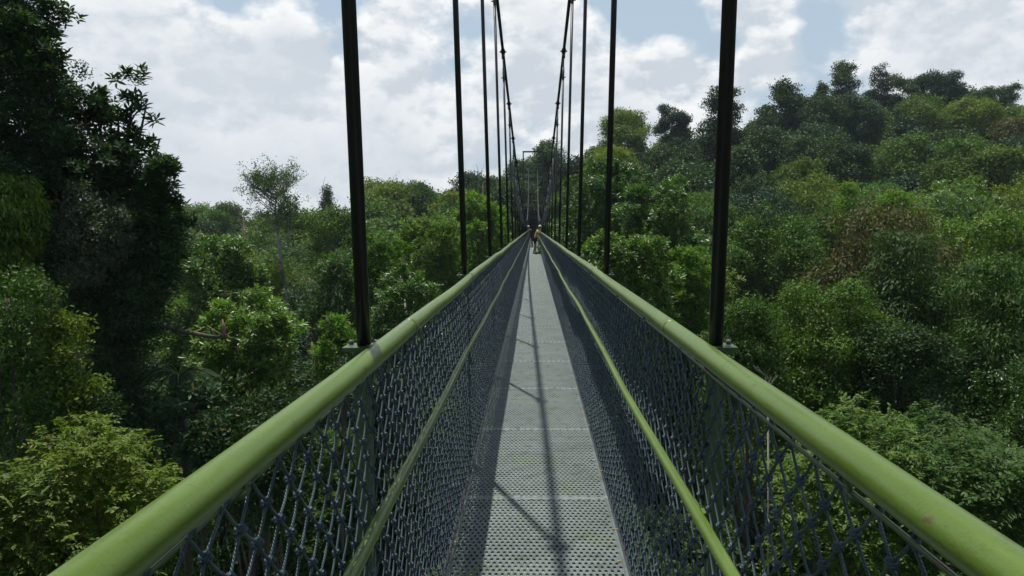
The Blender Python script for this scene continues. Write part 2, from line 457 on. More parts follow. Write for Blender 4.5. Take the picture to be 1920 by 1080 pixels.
# handrails, mid rails, thin net rods
def wob(y, ph, a=0.004): return a * math.sin(y * 0.9 + ph) + a * 0.6 * math.sin(y * 2.3 + ph * 2)
for s in (-1, 1):
    mb = MB(); pts = []; yy = -2.0
    while yy <= YEND:
        pts.append(((-0.426 if s < 0 else 0.434) + wob(yy, s), yy, 1.270 + wob(yy, 2 + s, 0.003))); yy += 0.5
    mb.tube(pts, 0.0272, 24)
    for q in range(-1, 37):          # slight joint sleeves where the rail lengths meet
        yy = D0 + 3.0 * q + 0.42
        mb.tube([((-0.426 if s < 0 else 0.434) + wob(yy, s), yy, 1.270 + wob(yy, 2 + s, 0.003)), ((-0.426 if s < 0 else 0.434) + wob(yy + .05, s), yy + 0.05, 1.270 + wob(yy + .05, 2 + s, 0.003))], 0.0280, 24)
    mb.build('handrail', GREEN, bridge)
    mb = MB(); pts = []; yy = -2.0
    while yy <= YEND:
        pts.append((s * 0.418 + wob(yy, s + 1, .005), yy, 0.835 + wob(yy, s, .005))); yy += 0.5
    mb.tube(pts, 0.0165, 14)
    mb.build('mid_rail', GREEN, bridge)
    mb = MB()
    mb.tube([(s * 0.447, yy, 1.214 + 0.002 * math.sin(yy * 3)) for yy in np.arange(-2, YEND, 0.75)], 0.004, 6)
    mb.build('net_rod', GREEN_DARK, bridge)
    mb = MB()
    mb.box(s * 0.445 - 0.014, s * 0.445 + 0.014, -2, YEND, -0.16, -0.045)
    mb.box(min(s * 0.40, s * 0.431), max(s * 0.40, s * 0.431), -2, YEND, -0.057, -0.053)
    mb.build('deck_beam', DARKSTEEL, bridge)

# rope nets: one panel between each two posts
def net_mesh(sides, knots):
    cw = SP / 27; rows = 24; z0, z1 = -0.035, 1.214; hh = (z1 - z0) / rows
    rr = 0.0027
    mb = MB(); rs = random.Random(3)
    P = {}
    for j in range(rows + 1):
        for i in range(-1, 56):
            if (i + j) % 2 == 0:
                z = z1 - j * hh
                jit = 0.004
                ii = i % 54
                P[(i, j)] = None
    base = {}
    for (i, j) in P:
        key = (i % 54, j)
        if key not in base:
            bul = 0.006 * math.sin(math.pi * j / rows)
            base[key] = (rs.uniform(-.003, .003) + bul * 0.6, rs.uniform(-.006, .006), rs.uniform(-.005, .005) if 0 < j < rows else 0)
        dx, dy, dz = base[key]
        P[(i, j)] = Vector((dx, i * cw / 2 + dy, z1 - j * hh + dz))
    for (i, j), p in P.items():
        if i < 0 or i > 53: continue
        for di in (-1, 1):
            q = P.get((i + di, j + 1))
            if q is None: continue
            if sides > 4:
                mid = (p + q) / 2 + Vector((0, 0, -0.003 + rs.uniform(-.002, .002)))
                mb.tube([p, mid, q], rr, sides, False)
            else:
                mb.tube([p, q], rr, sides, False)
        if knots and 0 < j < rows:
            if knots > 1:
                mb.tube([p + Vector((0, -.006, .006)), p + Vector((.005, -.002, .004)), p + Vector((.005, .004, -.001)), p + Vector((0, .006, -.006))], [.0035, .0052, .0052, .0035], 6, True)
                mb.tube([p + Vector((0, .007, .004)), p + Vector((-.005, 0, .002)), p + Vector((-.004, -.005, -.003)), p + Vector((0, -.006, -.005))], [.0035, .005, .005, .0035], 6, True)
                mb.tube([p + Vector((0, -.0075, 0)), p + Vector((0, .0075, -0.001))], .0068, 7, True)
            else:
                mb.ball(p, 0.0085, 5, 4)
        if j == 0:   # loop over the rod
            mb.tube([p + Vector((0, -.012, -.006)), p + Vector((.007, -.004, .009)), p + Vector((.007, .006, .009)), p + Vector((0, .012, -.006))], rr * 1.05, 6 if sides > 4 else 3, False)
    return mb.mesh('rope_net', ROPE, True)
net_near = net_mesh(8, 2); net_mid = net_mesh(4, 1); net_far = net_mesh(3, 0)
for q in range(-1, 36):
    yy = D0 + SP * q
    me = net_near if q < 3 else (net_mid if q < 9 else net_far)
    for s in (-1, 1):
        link('rope_net', me, bridge, (s * 0.447, yy, 0))

# posts (> top plate, bolts), cross beams, hangers (> clamp, turnbuckle), rail brackets
pm = MB()
pm.box(-0.019, 0.019, -0.026, 0.026, -0.15, 1.268)
post_me = pm.mesh('post', GREEN_DARK)
tp = MB(); tp.box(-0.047, 0.047, -0.04, 0.04, 1.2685, 1.280)
plate_me = tp.mesh('top_plate', GREEN_DARK)
bolt_me = MB().tube([(0, 0.018, 1.280), (0, 0.018, 1.292)], 0.007, 6).mesh('bolt', DULL)
cb = MB(); cb.box(-0.60, 0.60, -0.03, 0.03, -0.25, -0.165)
cb_me = cb.mesh('cross_beam', GREEN_DARK)
for q in range(-2, 37):
    yy = D0 + SP * q
    if yy > YEND - 1.5: break
    link('cross_beam', cb_me, bridge, (0, yy, 0))
    for s in (-1, 1):
        po = link('post', post_me, bridge, (s * 0.478, yy, 0))
        if 0 <= q < 8:
            link('top_plate', plate_me, po); link('bolt', bolt_me, po, (-.036, 0, 0)); link('bolt', bolt_me, po, (.036, 0, 0))
        H = cable_h(yy)
        zt = H - 0.06
        hb = MB()
        hb.tube([(s * hang_x(1.282), yy, 1.282), (s * hang_x(zt - 0.45), yy, zt - 0.45 if zt > 2.4 else zt - .1)], 0.0193, 14)
        ho = hb.build('hanger', BLACK, bridge)
        cbm = MB()
        xc = s * hang_x(H)
        sl = 0.0044 * (yy - 50.0)
        cbm.tube([(xc, yy - 0.07, H - 0.07 * sl), (xc, yy + 0.07, H + 0.07 * sl)], 0.040, 10)
        cbm.box(xc - 0.062, xc + 0.062, yy - 0.025, yy + 0.025, H - 0.012, H + 0.004)
        cbm.tube([(xc, yy, H - 0.13), (xc, yy, H - 0.03)], 0.026, 8)
        cbm.build('cable_clamp', CABLE, ho)
        tb = MB()
        if zt > 2.4:
            tb.tube([(s * hang_x(zt - .48), yy, zt - 0.48), (s * hang_x(zt), yy, zt - 0.08)], 0.013, 8)
            tb.tube([(s * hang_x(zt - .45), yy, zt - 0.46), (s * hang_x(zt - .2), yy, zt - 0.24)], 0.021, 8)
            tb.box(xc - 0.034, xc + 0.034, yy - 0.012, yy + 0.012, zt - 0.42, zt - 0.405)
        else:
            tb.tube([(s * hang_x(zt), yy, zt - 0.12), (s * hang_x(zt), yy, zt - 0.02)], 0.014, 8)
        tb.build('turnbuckle', DULL, ho)
for s in (-1, 1):
    mb = MB()
    mb.tube([(s * hang_x(cable_h(yy)), yy, cable_h(yy)) for yy in np.arange(-8, YEND + 0.1, 1.0)], 0.027, 12)
    mb.tube([(s * hang_x(cable_h(YEND)), YEND, cable_h(YEND)), (s * 1.6, YEND + 14, 1.0)], 0.027, 8)
    mb.build('main_cable', CABLE, bridge)
br = MB()
br.tube([(0, 0, 0.0), (0.012, 0, -0.02), (0.017, 0, -0.045)], 0.005, 8)
br.tube([(0.017, -0.016, -0.041), (0.017, 0.016, -0.041)], 0.0075, 8)
br_me = br.mesh('rail_bracket', GREEN_DARK)
for q in range(0, 16):
    yy = 1.07 + q * 1.0
    if abs((yy - D0) % 3.0) < 0.2: continue
    for s in (-1, 1):
        o = link('rail_bracket', br_me, bridge, (s * 0.430, yy, 1.249)); o.rotation_euler = (0, 0, 0 if s > 0 else math.pi)
mbr = MB(); mbr.box(0.0, 0.05, -0.02, 0.02, -0.012, 0.0); mbr.box(0.0, 0.006, -0.03, 0.03, -0.03, 0.022)
mbr_me = mbr.mesh('mid_rail_bracket', GREEN)
for q in range(0, 14):
    for s in (-1, 1):
        o = link('mid_rail_bracket', mbr_me, bridge, (s * 0.428, D0 + SP * q, 0.835 - 0.012)); o.rotation_euler = (0, 0, 0 if s > 0 else math.pi)

# ---- far tower
tw = empty('bridge_tower', (0, YEND, -6))
tag(tw, 'dark steel portal tower with crossbars at the far end of the footbridge', 'tower')
def tbox(name, x0, x1, y0, y1, z0, z1, mat=TOWER):
    return MB().box(x0, x1, y0, y1, z0 + 6, z1 + 6).build(name, mat, tw)
for s in (-1, 1):
    tbox('outer_post', s * 1.42 - 0.09, s * 1.42 + 0.09, -0.1, 0.1, -6, 12.35)
    tbox('inner_post', s * 0.66 - 0.05, s * 0.66 + 0.05, -0.06, 0.06, 3.0, 9.9, DULL)
tbox('top_beam', -1.52, 1.52, -0.12, 0.12, 12.354, 12.56)
for z, t, m in ((10.62, .06, DULL), (10.25, .05, DULL), (9.45, .16, TOWER), (8.6, .07, TOWER), (5.2, .14, TOWER), (2.9, .16, TOWER)):
    tbox('crossbar', -1.325, 1.325, -0.055, 0.055, z - t, z + t, m)
bm = MB()
bm.tube([(-1.3, 0, 5.4 + 6), (1.3, 0, 8.4 + 6)], 0.03, 6); bm.tube([(1.3, 0.03, 5.4 + 6), (-1.3, 0.03, 8.4 + 6)], 0.03, 6)
bm.build('cross_brace', TOWER, tw)
# landing behind the tower
ld = empty('landing_platform', (0, YEND + 1, -6))
tag(ld, 'dark landing platform with side railings behind the far bridge tower', 'platform')
MB().box(-1.6, 1.6, 0, 6, 5.6, 5.98).build('slab', TOWER, ld)
for s in (-1, 1):
    rb = MB()
    for k in range(13): rb.tube([(s * 1.5, 0.2 + k * .45, 5.98), (s * 1.5, 0.2 + k * .45, 7.2)], 0.02, 6)
    for z in (6.4, 6.8, 7.2): rb.tube([(s * 1.5, 0.1, z), (s * 1.5, 5.9, z)], 0.025, 6)
    rb.build('side_railing', TOWER, ld)
    MB().box(s * 1.3 - .15, s * 1.3 + .15, 0.5, 0.8, -2, 5.6).build('leg', DARKSTEEL, ld)
    MB().box(s * 1.3 - .15, s * 1.3 + .15, 5.2, 5.5, -2, 5.6).build('leg', DARKSTEEL, ld)

# ------------------------------------------------------------------ terrain
PXS = [-700, -200, 200, 500, 800, 1000, 1200, 1500, 1800, 2100, 2700]
DS = [0, 6, 12, 20, 35, 60, 100, 140]
ZC = np.array([
    [-5, -4, -5, -7, -9, -9, -9, -7, -6, -5, -5],
    [-5, -3, -4, -6, -8, -9, -8, -6, -5, -4, -4],
    [-5, -4, -4, -6.5, -8, -9, -8, -5.5, -4, -3.5, -3.5],
    [-4, -4, -5, -6, -7, -8, -6, -5, -4, -3, -3],
    [-2, -2, -3, -3.5, -4, -6, -1.5, -3, -0.5, 0, 0],
    [0, 0, -1, -0.5, 0, -3, 3, 1.5, 3, 4, 4],
    [2, 2, 2, 2, 5, 3, 10, 12, 13, 12, 10],
    [4, 4, 4, 5.0, 10, 13.5, 17, 25, 25, 21, 16]], dtype=float)
def canopy(x, y):
    d = max(y, 0.5)
    px = VPX + F * x / max(d, 4.0)
    px = min(max(px, PXS[0]), PXS[-1]); dd = min(max(y, 0), 140)
    i = max(k for k in range(len(PXS) - 1) if PXS[k] <= px); j = max(k for k in range(len(DS) - 1) if DS[k] <= dd)
    u = (px - PXS[i]) / (PXS[i + 1] - PXS[i]); v = (dd - DS[j]) / (DS[j + 1] - DS[j])
    u = u * u * (3 - 2 * u)
    return (ZC[j, i] * (1 - u) + ZC[j, i + 1] * u) * (1 - v) + (ZC[j + 1, i] * (1 - u) + ZC[j + 1, i + 1] * u) * v
def ground_z(x, y):
    c = canopy(x, y)
    g = c - 11 + 1.2 * math.sin(x * .13 + 1) * math.cos(y * .11)
    far = max(0, y - 150) / 120.0
    g = g * max(0, 1 - far) - 14 * min(1, far)
    side = max(0, abs(x) - 150) / 200.0
    g = g * max(0, 1 - side) - 14 * min(1, side)
    return g
def axis(lo, hi, mid, step, far):
    a = [v for v in far if v < lo] + list(np.arange(lo, hi + .1, step)) + [v for v in far if v > hi]
    return a
xs = axis(-160, 160, 0, 5, [-4000, -2000, -1000, -500, -300, -220, 220, 300, 500, 1000, 2000, 4000])
ys = axis(-40, 290, 0, 5, [-2000, -600, -200, -100, 340, 500, 1000, 2000, 5000])
V = [(x, y, ground_z(x, y)) for y in ys for x in xs]
nx = len(xs)
Fq = [(j * nx + i, j * nx + i + 1, (j + 1) * nx + i + 1, (j + 1) * nx + i) for j in range(len(ys) - 1) for i in range(nx - 1)]
gm, gnt, gout = mat_new('forest_floor')
gtc = N(gnt, 'TexCoord'); gn = noise(gnt, gtc.outputs['Object'], 0.8, 8, 0.7)
gp = N(gnt, 'BsdfPrincipled'); gp.inputs['Roughness'].default_value = 0.95
gnt.links.new(ramp(gnt, gn, [(0.3, (0.018, 0.022, 0.010)), (0.6, (0.03, 0.045, 0.014)), (0.8, (0.05, 0.04, 0.02))]), gp.inputs['Base Color'])
gb = N(gnt, 'Bump'); gb.inputs['Strength'].default_value = 1; gb.inputs['Distance'].default_value = 0.4
gnt.links.new(gn, gb.inputs['Height']); gnt.links.new(gb.outputs[0], gp.inputs['Normal']); gnt.links.new(gp.outputs[0], gout.inputs['Surface'])
g = MB().add(V, Fq, True).build('ground', gm); tag(g, kind='structure')

# ------------------------------------------------------------------ trees
def norm(a): return a / np.maximum(np.linalg.norm(a, axis=1, keepdims=True), 1e-6)

def leaves(P, A, Nn, L, W, fine):
    """leaf blades at P along A with face normal near Nn; fine = six-point folded blades, else four-point"""
    n = len(P); A = norm(A); S = norm(np.cross(A, Nn)); U = np.cross(S, A)
    L = L[:, None]; W = W[:, None]
    if fine:
        b = P
        l1 = P + A * L * .35 + S * W * .5 + U * W * .14; r1 = P + A * L * .35 - S * W * .5 + U * W * .14
        dr = np.array([0, 0, -1.0]) * L * .10
        l2 = P + A * L * .72 + S * W * .38 + U * W * .08 + dr * .5; r2 = P + A * L * .72 - S * W * .38 + U * W * .08 + dr * .5
        t = P + A * L + dr
        V = np.stack([b, l1, l2, t, r2, r1], 1).reshape(-1, 3)
        k = (np.arange(n) * 6)[:, None]
        Fx = np.concatenate([k + np.array([[0, 1, 2, 3]]), k + np.array([[0, 3, 4, 5]])], 1).reshape(-1, 4)
    else:
        l = P + A * L * .45 + S * W * .5 + U * W * .15; r = P + A * L * .45 - S * W * .5 + U * W * .15
        V = np.stack([P, l, P + A * L, r], 1).reshape(-1, 3)
        Fx = (np.arange(n) * 4)[:, None] + np.array([[0, 1, 2, 3]])
    return V, Fx

def profile(kind, t):
    """relative crown radius at relative height t (0 bottom, 1 top)"""
    if kind == 'round': return np.sqrt(np.clip(1 - (2 * t - 1) ** 2, 0, 1)) * (0.85 + 0.15 * (1 - t)) + .05
    if kind == 'dome': return np.sqrt(np.clip(1 - (np.clip(t, .25, 1) - .25) ** 2 / .5625, 0, 1)) + .05
    if kind == 'cone': return 0.12 + 0.88 * (1 - t) ** 0.8
    if kind == 'column': return 0.75 + 0.25 * np.sin(t * 9) * (1 - t) - 0.45 * np.clip(t - .75, 0, 1) * 3
    if kind == 'wedge': return 0.45 + 0.55 * np.sin(np.clip(t, 0, 1) * math.pi * .8)
    return np.ones_like(t)

def crown(seed, R, H, shape='round', nl=22, lr=0.33, L=.16, W=.07, n=15000, style='clump', k=10, fine=False, fill=0.25, gap=0.0, stray=True):
    """crown with its base at z=0 and top near H; returns a mesh and lobe centres"""
    rg = np.random.default_rng(seed)
    t = rg.uniform(0.08, 0.93, nl) ** 0.85
    pr = profile(shape, t); ph = rg.uniform(0, 2 * math.pi, nl)
    rad = np.sqrt(rg.uniform(0.25, 1, nl)) * pr * R * (1 - lr * .75)
    C = np.stack([rad * np.cos(ph), rad * np.sin(ph), t * H], 1)
    C = np.concatenate([C, [[0, 0, H * (1 - lr * .42)]]])
    nl = len(C)
    no = max(3, nl // 7) if stray else 1     # a few boughs stand clear of the crown
    to = rg.uniform(.35, 1.0, no); po = rg.uniform(0, 2 * math.pi, no); ro_ = profile(shape, to) * R * rg.uniform(.75, 1.05, no)
    C = np.concatenate([C, np.stack([ro_ * np.cos(po) * .9, ro_ * np.sin(po) * .9, to * H * 1.0], 1)]); pr = np.concatenate([pr, np.full(no, .1)]); nl = len(C)
    LR = lr * R * rg.uniform(.65, 1.25, nl) * (0.55 + 0.45 * np.concatenate([pr, [.9]]))
    nt_ = max(4, n // k)
    w_ = LR ** 2; w_ /= w_.sum()
    li = rg.choice(nl, nt_, p=w_)
    d = rg.normal(size=(nt_, 3)); d[:, 2] = d[:, 2] * .8 + .28; d = norm(d)
    # outward faces get most leaves
    rr = LR[li] * (1.0 - 0.28 * rg.uniform(0, 1, nt_) ** 2)
    sub = 1 + 0.30 * np.sin(d[:, 0] * 7 + li) * np.sin(d[:, 1] * 6 + 2 * li) * np.sin(d[:, 2] * 7 + 3 * li)
    T = C[li] + d * (rr * sub)[:, None] * np.array([1, 1, .8])
    nf = int(nt_ * fill)
    if nf:
        tf = rg.uniform(.1, .85, nf); pf = rg.uniform(0, 2 * math.pi, nf); rf = np.sqrt(rg.uniform(0, 1, nf)) * profile(shape, tf) * R * .72
        T[:nf] = np.stack([rf * np.cos(pf), rf * np.sin(pf), tf * H], 1)
    if gap:
        keep = np.sin(T[:, 0] * 2.1 / R * 3) * np.sin(T[:, 1] * 1.7 / R * 3 + 1) * np.sin(T[:, 2] * 2.4 / R * 3 + 2) < (1 - gap)
        T = T[keep]; d = d[keep]
    m = len(T)
    O = norm(T - np.array([0, 0, H * .3])) * .6 + d * .6
    if style == 'clump':
        P = np.repeat(T, k, 0) + rg.normal(size=(m * k, 3)) * L * 1.05 * np.array([1, 1, .7])
        A = np.repeat(O, k, 0) * .35 + rg.normal(size=(m * k, 3)) * .75; A[:, 2] -= .25
        Nn = np.repeat(d, k, 0) * .9 + rg.normal(size=(m * k, 3)) * .30 + np.array([0, 0, .25])
    elif style == 'rosette':
        ax = norm(O * .6 + np.array([0, 0, .75]) + rg.normal(size=(m, 3)) * .35)
        e1 = norm(np.cross(ax, rg.normal(size=(m, 3)))); e2 = np.cross(ax, e1)
        th = np.tile(np.arange(k) * 2.4, m) + np.repeat(rg.uniform(0, 6, m), k)
        lift = np.tile(np.linspace(.05, 1.0, k), m) + rg.normal(size=m * k) * .12
        A = (np.repeat(e1, k, 0) * np.cos(th)[:, None] + np.repeat(e2, k, 0) * np.sin(th)[:, None]) + np.repeat(ax, k, 0) * lift[:, None]
        P = np.repeat(T, k, 0) + np.repeat(ax, k, 0) * (np.tile(np.linspace(-.5, .2, k), m) * L)[:, None]
        Nn = np.repeat(ax, k, 0) + rg.normal(size=(m * k, 3)) * .2
    elif style == 'droop':
        P = np.repeat(T, k, 0) + rg.normal(size=(m * k, 3)) * L * .8
        A = np.repeat(O, k, 0) * .5 + rg.normal(size=(m * k, 3)) * .45; A[:, 2] -= .95
        Nn = np.repeat(d, k, 0) * 1.0 + rg.normal(size=(m * k, 3)) * .4 + np.array([0, 0, .2])
    else:   # pinnate: leaflets in two rows along a drooping stalk
        ax = norm(O * .8 + rg.normal(size=(m, 3)) * .5 + np.array([0, 0, .1]))
        sd_ = norm(np.cross(ax, np.array([0, 0, 1.0]) + rg.normal(size=(m, 3)) * .3))
        s_ = np.tile(np.linspace(0, 1, k), m); side = np.tile(np.where(np.arange(k) % 2, 1.0, -1.0), m)
        SL = L * k * .26
        P = np.repeat(T, k, 0) + np.repeat(ax, k, 0) * (s_ * SL)[:, None] + np.array([0, 0, -1.0]) * (s_ ** 2 * SL * .45)[:, None]
        A = np.repeat(sd_, k, 0) * side[:, None] * .85 + np.repeat(ax, k, 0) * .5 + rg.normal(size=(m * k, 3)) * .12; A[:, 2] -= .3
        Nn = np.array([0, 0, 1.0]) + rg.normal(size=(m * k, 3)) * .25
    q = len(P)
    LL = L * rg.uniform(.65, 1.25, q); WW = W * rg.uniform(.75, 1.2, q)
    Vv, Ff = leaves(P, A, Nn, LL, WW, fine)
    return quad_mesh('crown', Vv, Ff, LEAF['mid']), C, LR

def trunk_mesh(C, H, trunk_len, r0, seed, lean=0.0, name='trunk', mat=BARK, nlimb=9):
    rs = random.Random(seed); mb = MB()
    pts = []; rad = []
    for i in range(9):
        t = i / 8
        z = -trunk_len + t * (trunk_len + H * .6)
        pts.append((lean * (1 - t) + .25 * math.sin(t * 5 + seed) * t, .2 * math.sin(t * 4 + 2 * seed) * t, z)); rad.append(r0 * (1 - .72 * t) * (1.35 if i == 0 else 1))
    mb.tube(pts, rad, 8)
    idx = list(range(len(C))); rs.shuffle(idx)
    for i in idx[:nlimb]:
        c = Vector(C[i]); t0 = rs.uniform(.45, .85); b = Vector(pts[int(t0 * 8)])
        if b.z > c.z: b = Vector(pts[4])
        m1 = b.lerp(c, .4) + Vector((rs.uniform(-.3, .3), rs.uniform(-.3, .3), -.05 * (c - b).length)); m2 = b.lerp(c, .75) + Vector((rs.uniform(-.2, .2), rs.uniform(-.2, .2), 0.1))
        mb.tube([b, m1, m2, c], [r0 * .34, r0 * .25, r0 * .16, r0 * .06], 6, False)
    return mb.mesh(name, mat)

PROTO = {}; KW = {}
def proto(key, R, H, tl, r0, **kw):
    KW[key] = (r0, dict(kw))
    me, C, LR = crown(hash_(key), R, H, **kw)
    PROTO[key] = (me, trunk_mesh(C, H, tl, r0, hash_(key) % 17), R, H, tl)
def hash_(s): return sum(ord(c) * (i + 3) for i, c in enumerate(s)) % 9973

# far (ridge and upper slopes), about 2-4 px a leaf
for i in range(3): proto('far_round%d' % i, 3.6, 6.2, 7, .22, shape='round', nl=30, lr=.31, L=.29, W=.22, n=12000, k=7, gap=.25)
for i in range(2): proto('far_dome%d' % i, 4.4, 4.8, 8, .22, shape='dome', nl=34, lr=.25, L=.28, W=.21, n=14000, k=7, gap=.2)
for i in range(2): proto('far_column%d' % i, 2.5, 8.5, 6, .2, shape='round', nl=34, lr=.36, L=.29, W=.22, n=13000, k=7, gap=.2)
proto('far_layered', 4.6, 5.0, 9, .2, shape='wedge', nl=17, lr=.25, L=.27, W=.18, n=7500, k=7, fill=.03)
proto('far_cone', 2.4, 6.5, 6, .16, shape='cone', nl=16, lr=.4, L=.34, W=.22, n=5000, k=6)
# middle distance
for i in range(3): proto('mid_round%d' % i, 4.2, 6.5, 10, .22, shape='round', gap=.25, nl=38, lr=.26, L=.21, W=.12, n=24000, k=9)
for i in range(2): proto('mid_broad%d' % i, 4.8, 5.6, 10, .22, shape='dome', nl=34, lr=.25, L=.28, W=.11, n=19000, k=9, style='rosette')
proto('mid_pinnate', 4.2, 5.5, 10, .2, shape='round', nl=26, lr=.30, L=.16, W=.075, n=26000, k=12, style='pinnate')
proto('mid_droop', 4.2, 6.5, 10, .2, shape='round', nl=28, lr=.30, L=.28, W=.09, n=18000, k=8, style='droop')
proto('mid_cone', 2.0, 5.0, 10, .14, shape='cone', nl=18, lr=.38, L=.20, W=.10, n=8000, k=8)
# near
proto('near_small', 3.2, 5.0, 11, .16, shape='round', gap=.2, nl=34, lr=.27, L=.115, W=.06, n=52000, k=10)
proto('near_small1', 3.4, 4.6, 11, .16, shape='dome', nl=38, lr=.25, L=.12, W=.06, n=56000, k=10)
proto('near_rosette', 3.4, 5.0, 11, .18, shape='dome', nl=34, lr=.25, L=.25, W=.085, n=24000, k=9, style='rosette', fine=True)
proto('near_rosette1', 3.0, 6.0, 11, .18, shape='round', nl=34, lr=.27, L=.23, W=.08, n=25000, k=9, style='rosette', fine=True)
proto('near_pinnate', 3.2, 4.2, 11, .15, shape='dome', nl=34, lr=.27, L=.10, W=.042, n=64000, k=14, style='pinnate')
proto('near_droop', 3.4, 6.4, 11, .16, shape='round', nl=34, lr=.27, L=.19, W=.055, n=44000, k=10, style='droop')
proto('close_pinnate', 1.7, 3.2, 8, .08, shape='round', nl=44, lr=.22, L=.075, W=.030, n=44000, k=14, style='pinnate', fine=True, fill=.3)

NT = 0
def place(kind, x, y, ztop, s, mat, label, group=None, cat='tree', name='tree', sz=1.0, bark=None, rz=None):
    """one tree: an Empty at its base > trunk, crown"""
    global NT; NT += 1
    cm, tm, R, H, tl = PROTO[kind]
    rz = random.uniform(0, 6.28) if rz is None else rz
    zc = ztop - H * s * sz
    root = empty(name, (x, y, zc - tl * s * sz), rz)
    tag(root, label, cat, group)
    for nm, me, m in (('trunk', tm, bark), ('crown', cm, LEAF[mat])):
        o = link(nm, me, root, (0, 0, tl * s * sz), m)
        o.scale = (s, s, s * sz)
    return root
def hero(kind, px, ytop, wpx, d, mat, label, name='tree', hpx=None, rz=None, cat='tree'):
    p = at(px, ytop, d); cm, tm, R, H, tl = PROTO[kind]
    global NT; NT += 1
    r0, kw = KW[kind]; kw = dict(kw)
    R1 = wpx / F * d / 2 / 1.03; H1 = H * R1 / R if hpx is None else hpx / F * d
    HEROES.append((p.x, p.y, R1, p.z))
    f = max(1.0, 1.5 * d / 746 / kw['L']); kw['L'] *= f; kw['W'] *= f
    area = 2 * math.pi * R1 * H1 + math.pi * R1 * R1
    kw['n'] = int(min(46000, max(900, (3.6 if d > 70 else 2.7) * area / (kw['L'] * kw['W']))))
    if kw['L'] > .12 * R1: kw['L'] *= .8; kw['W'] *= .8
    if d > 90:
        kw['gap'] = 0; kw['stray'] = 'layered' not in kind and R1 > 3
        if 'layered' in kind: kw['nl'] = 26; kw['lr'] = .27
        elif R1 < 3.2: kw['nl'] = 26; kw['lr'] = .36
    seed = 100 + NT * 7
    me, C, LR = crown(seed, R1, H1, **kw)
    tl = 10.0; root = empty(name, (p.x, p.y, p.z - H1 - tl)); tag(root, label, cat)
    link('trunk', trunk_mesh(C, H1, tl, min(r0, .07 * R1), seed % 17), root, (0, 0, tl))
    link('crown', me, root, (0, 0, tl), LEAF[mat])
    return root
HEROES = []
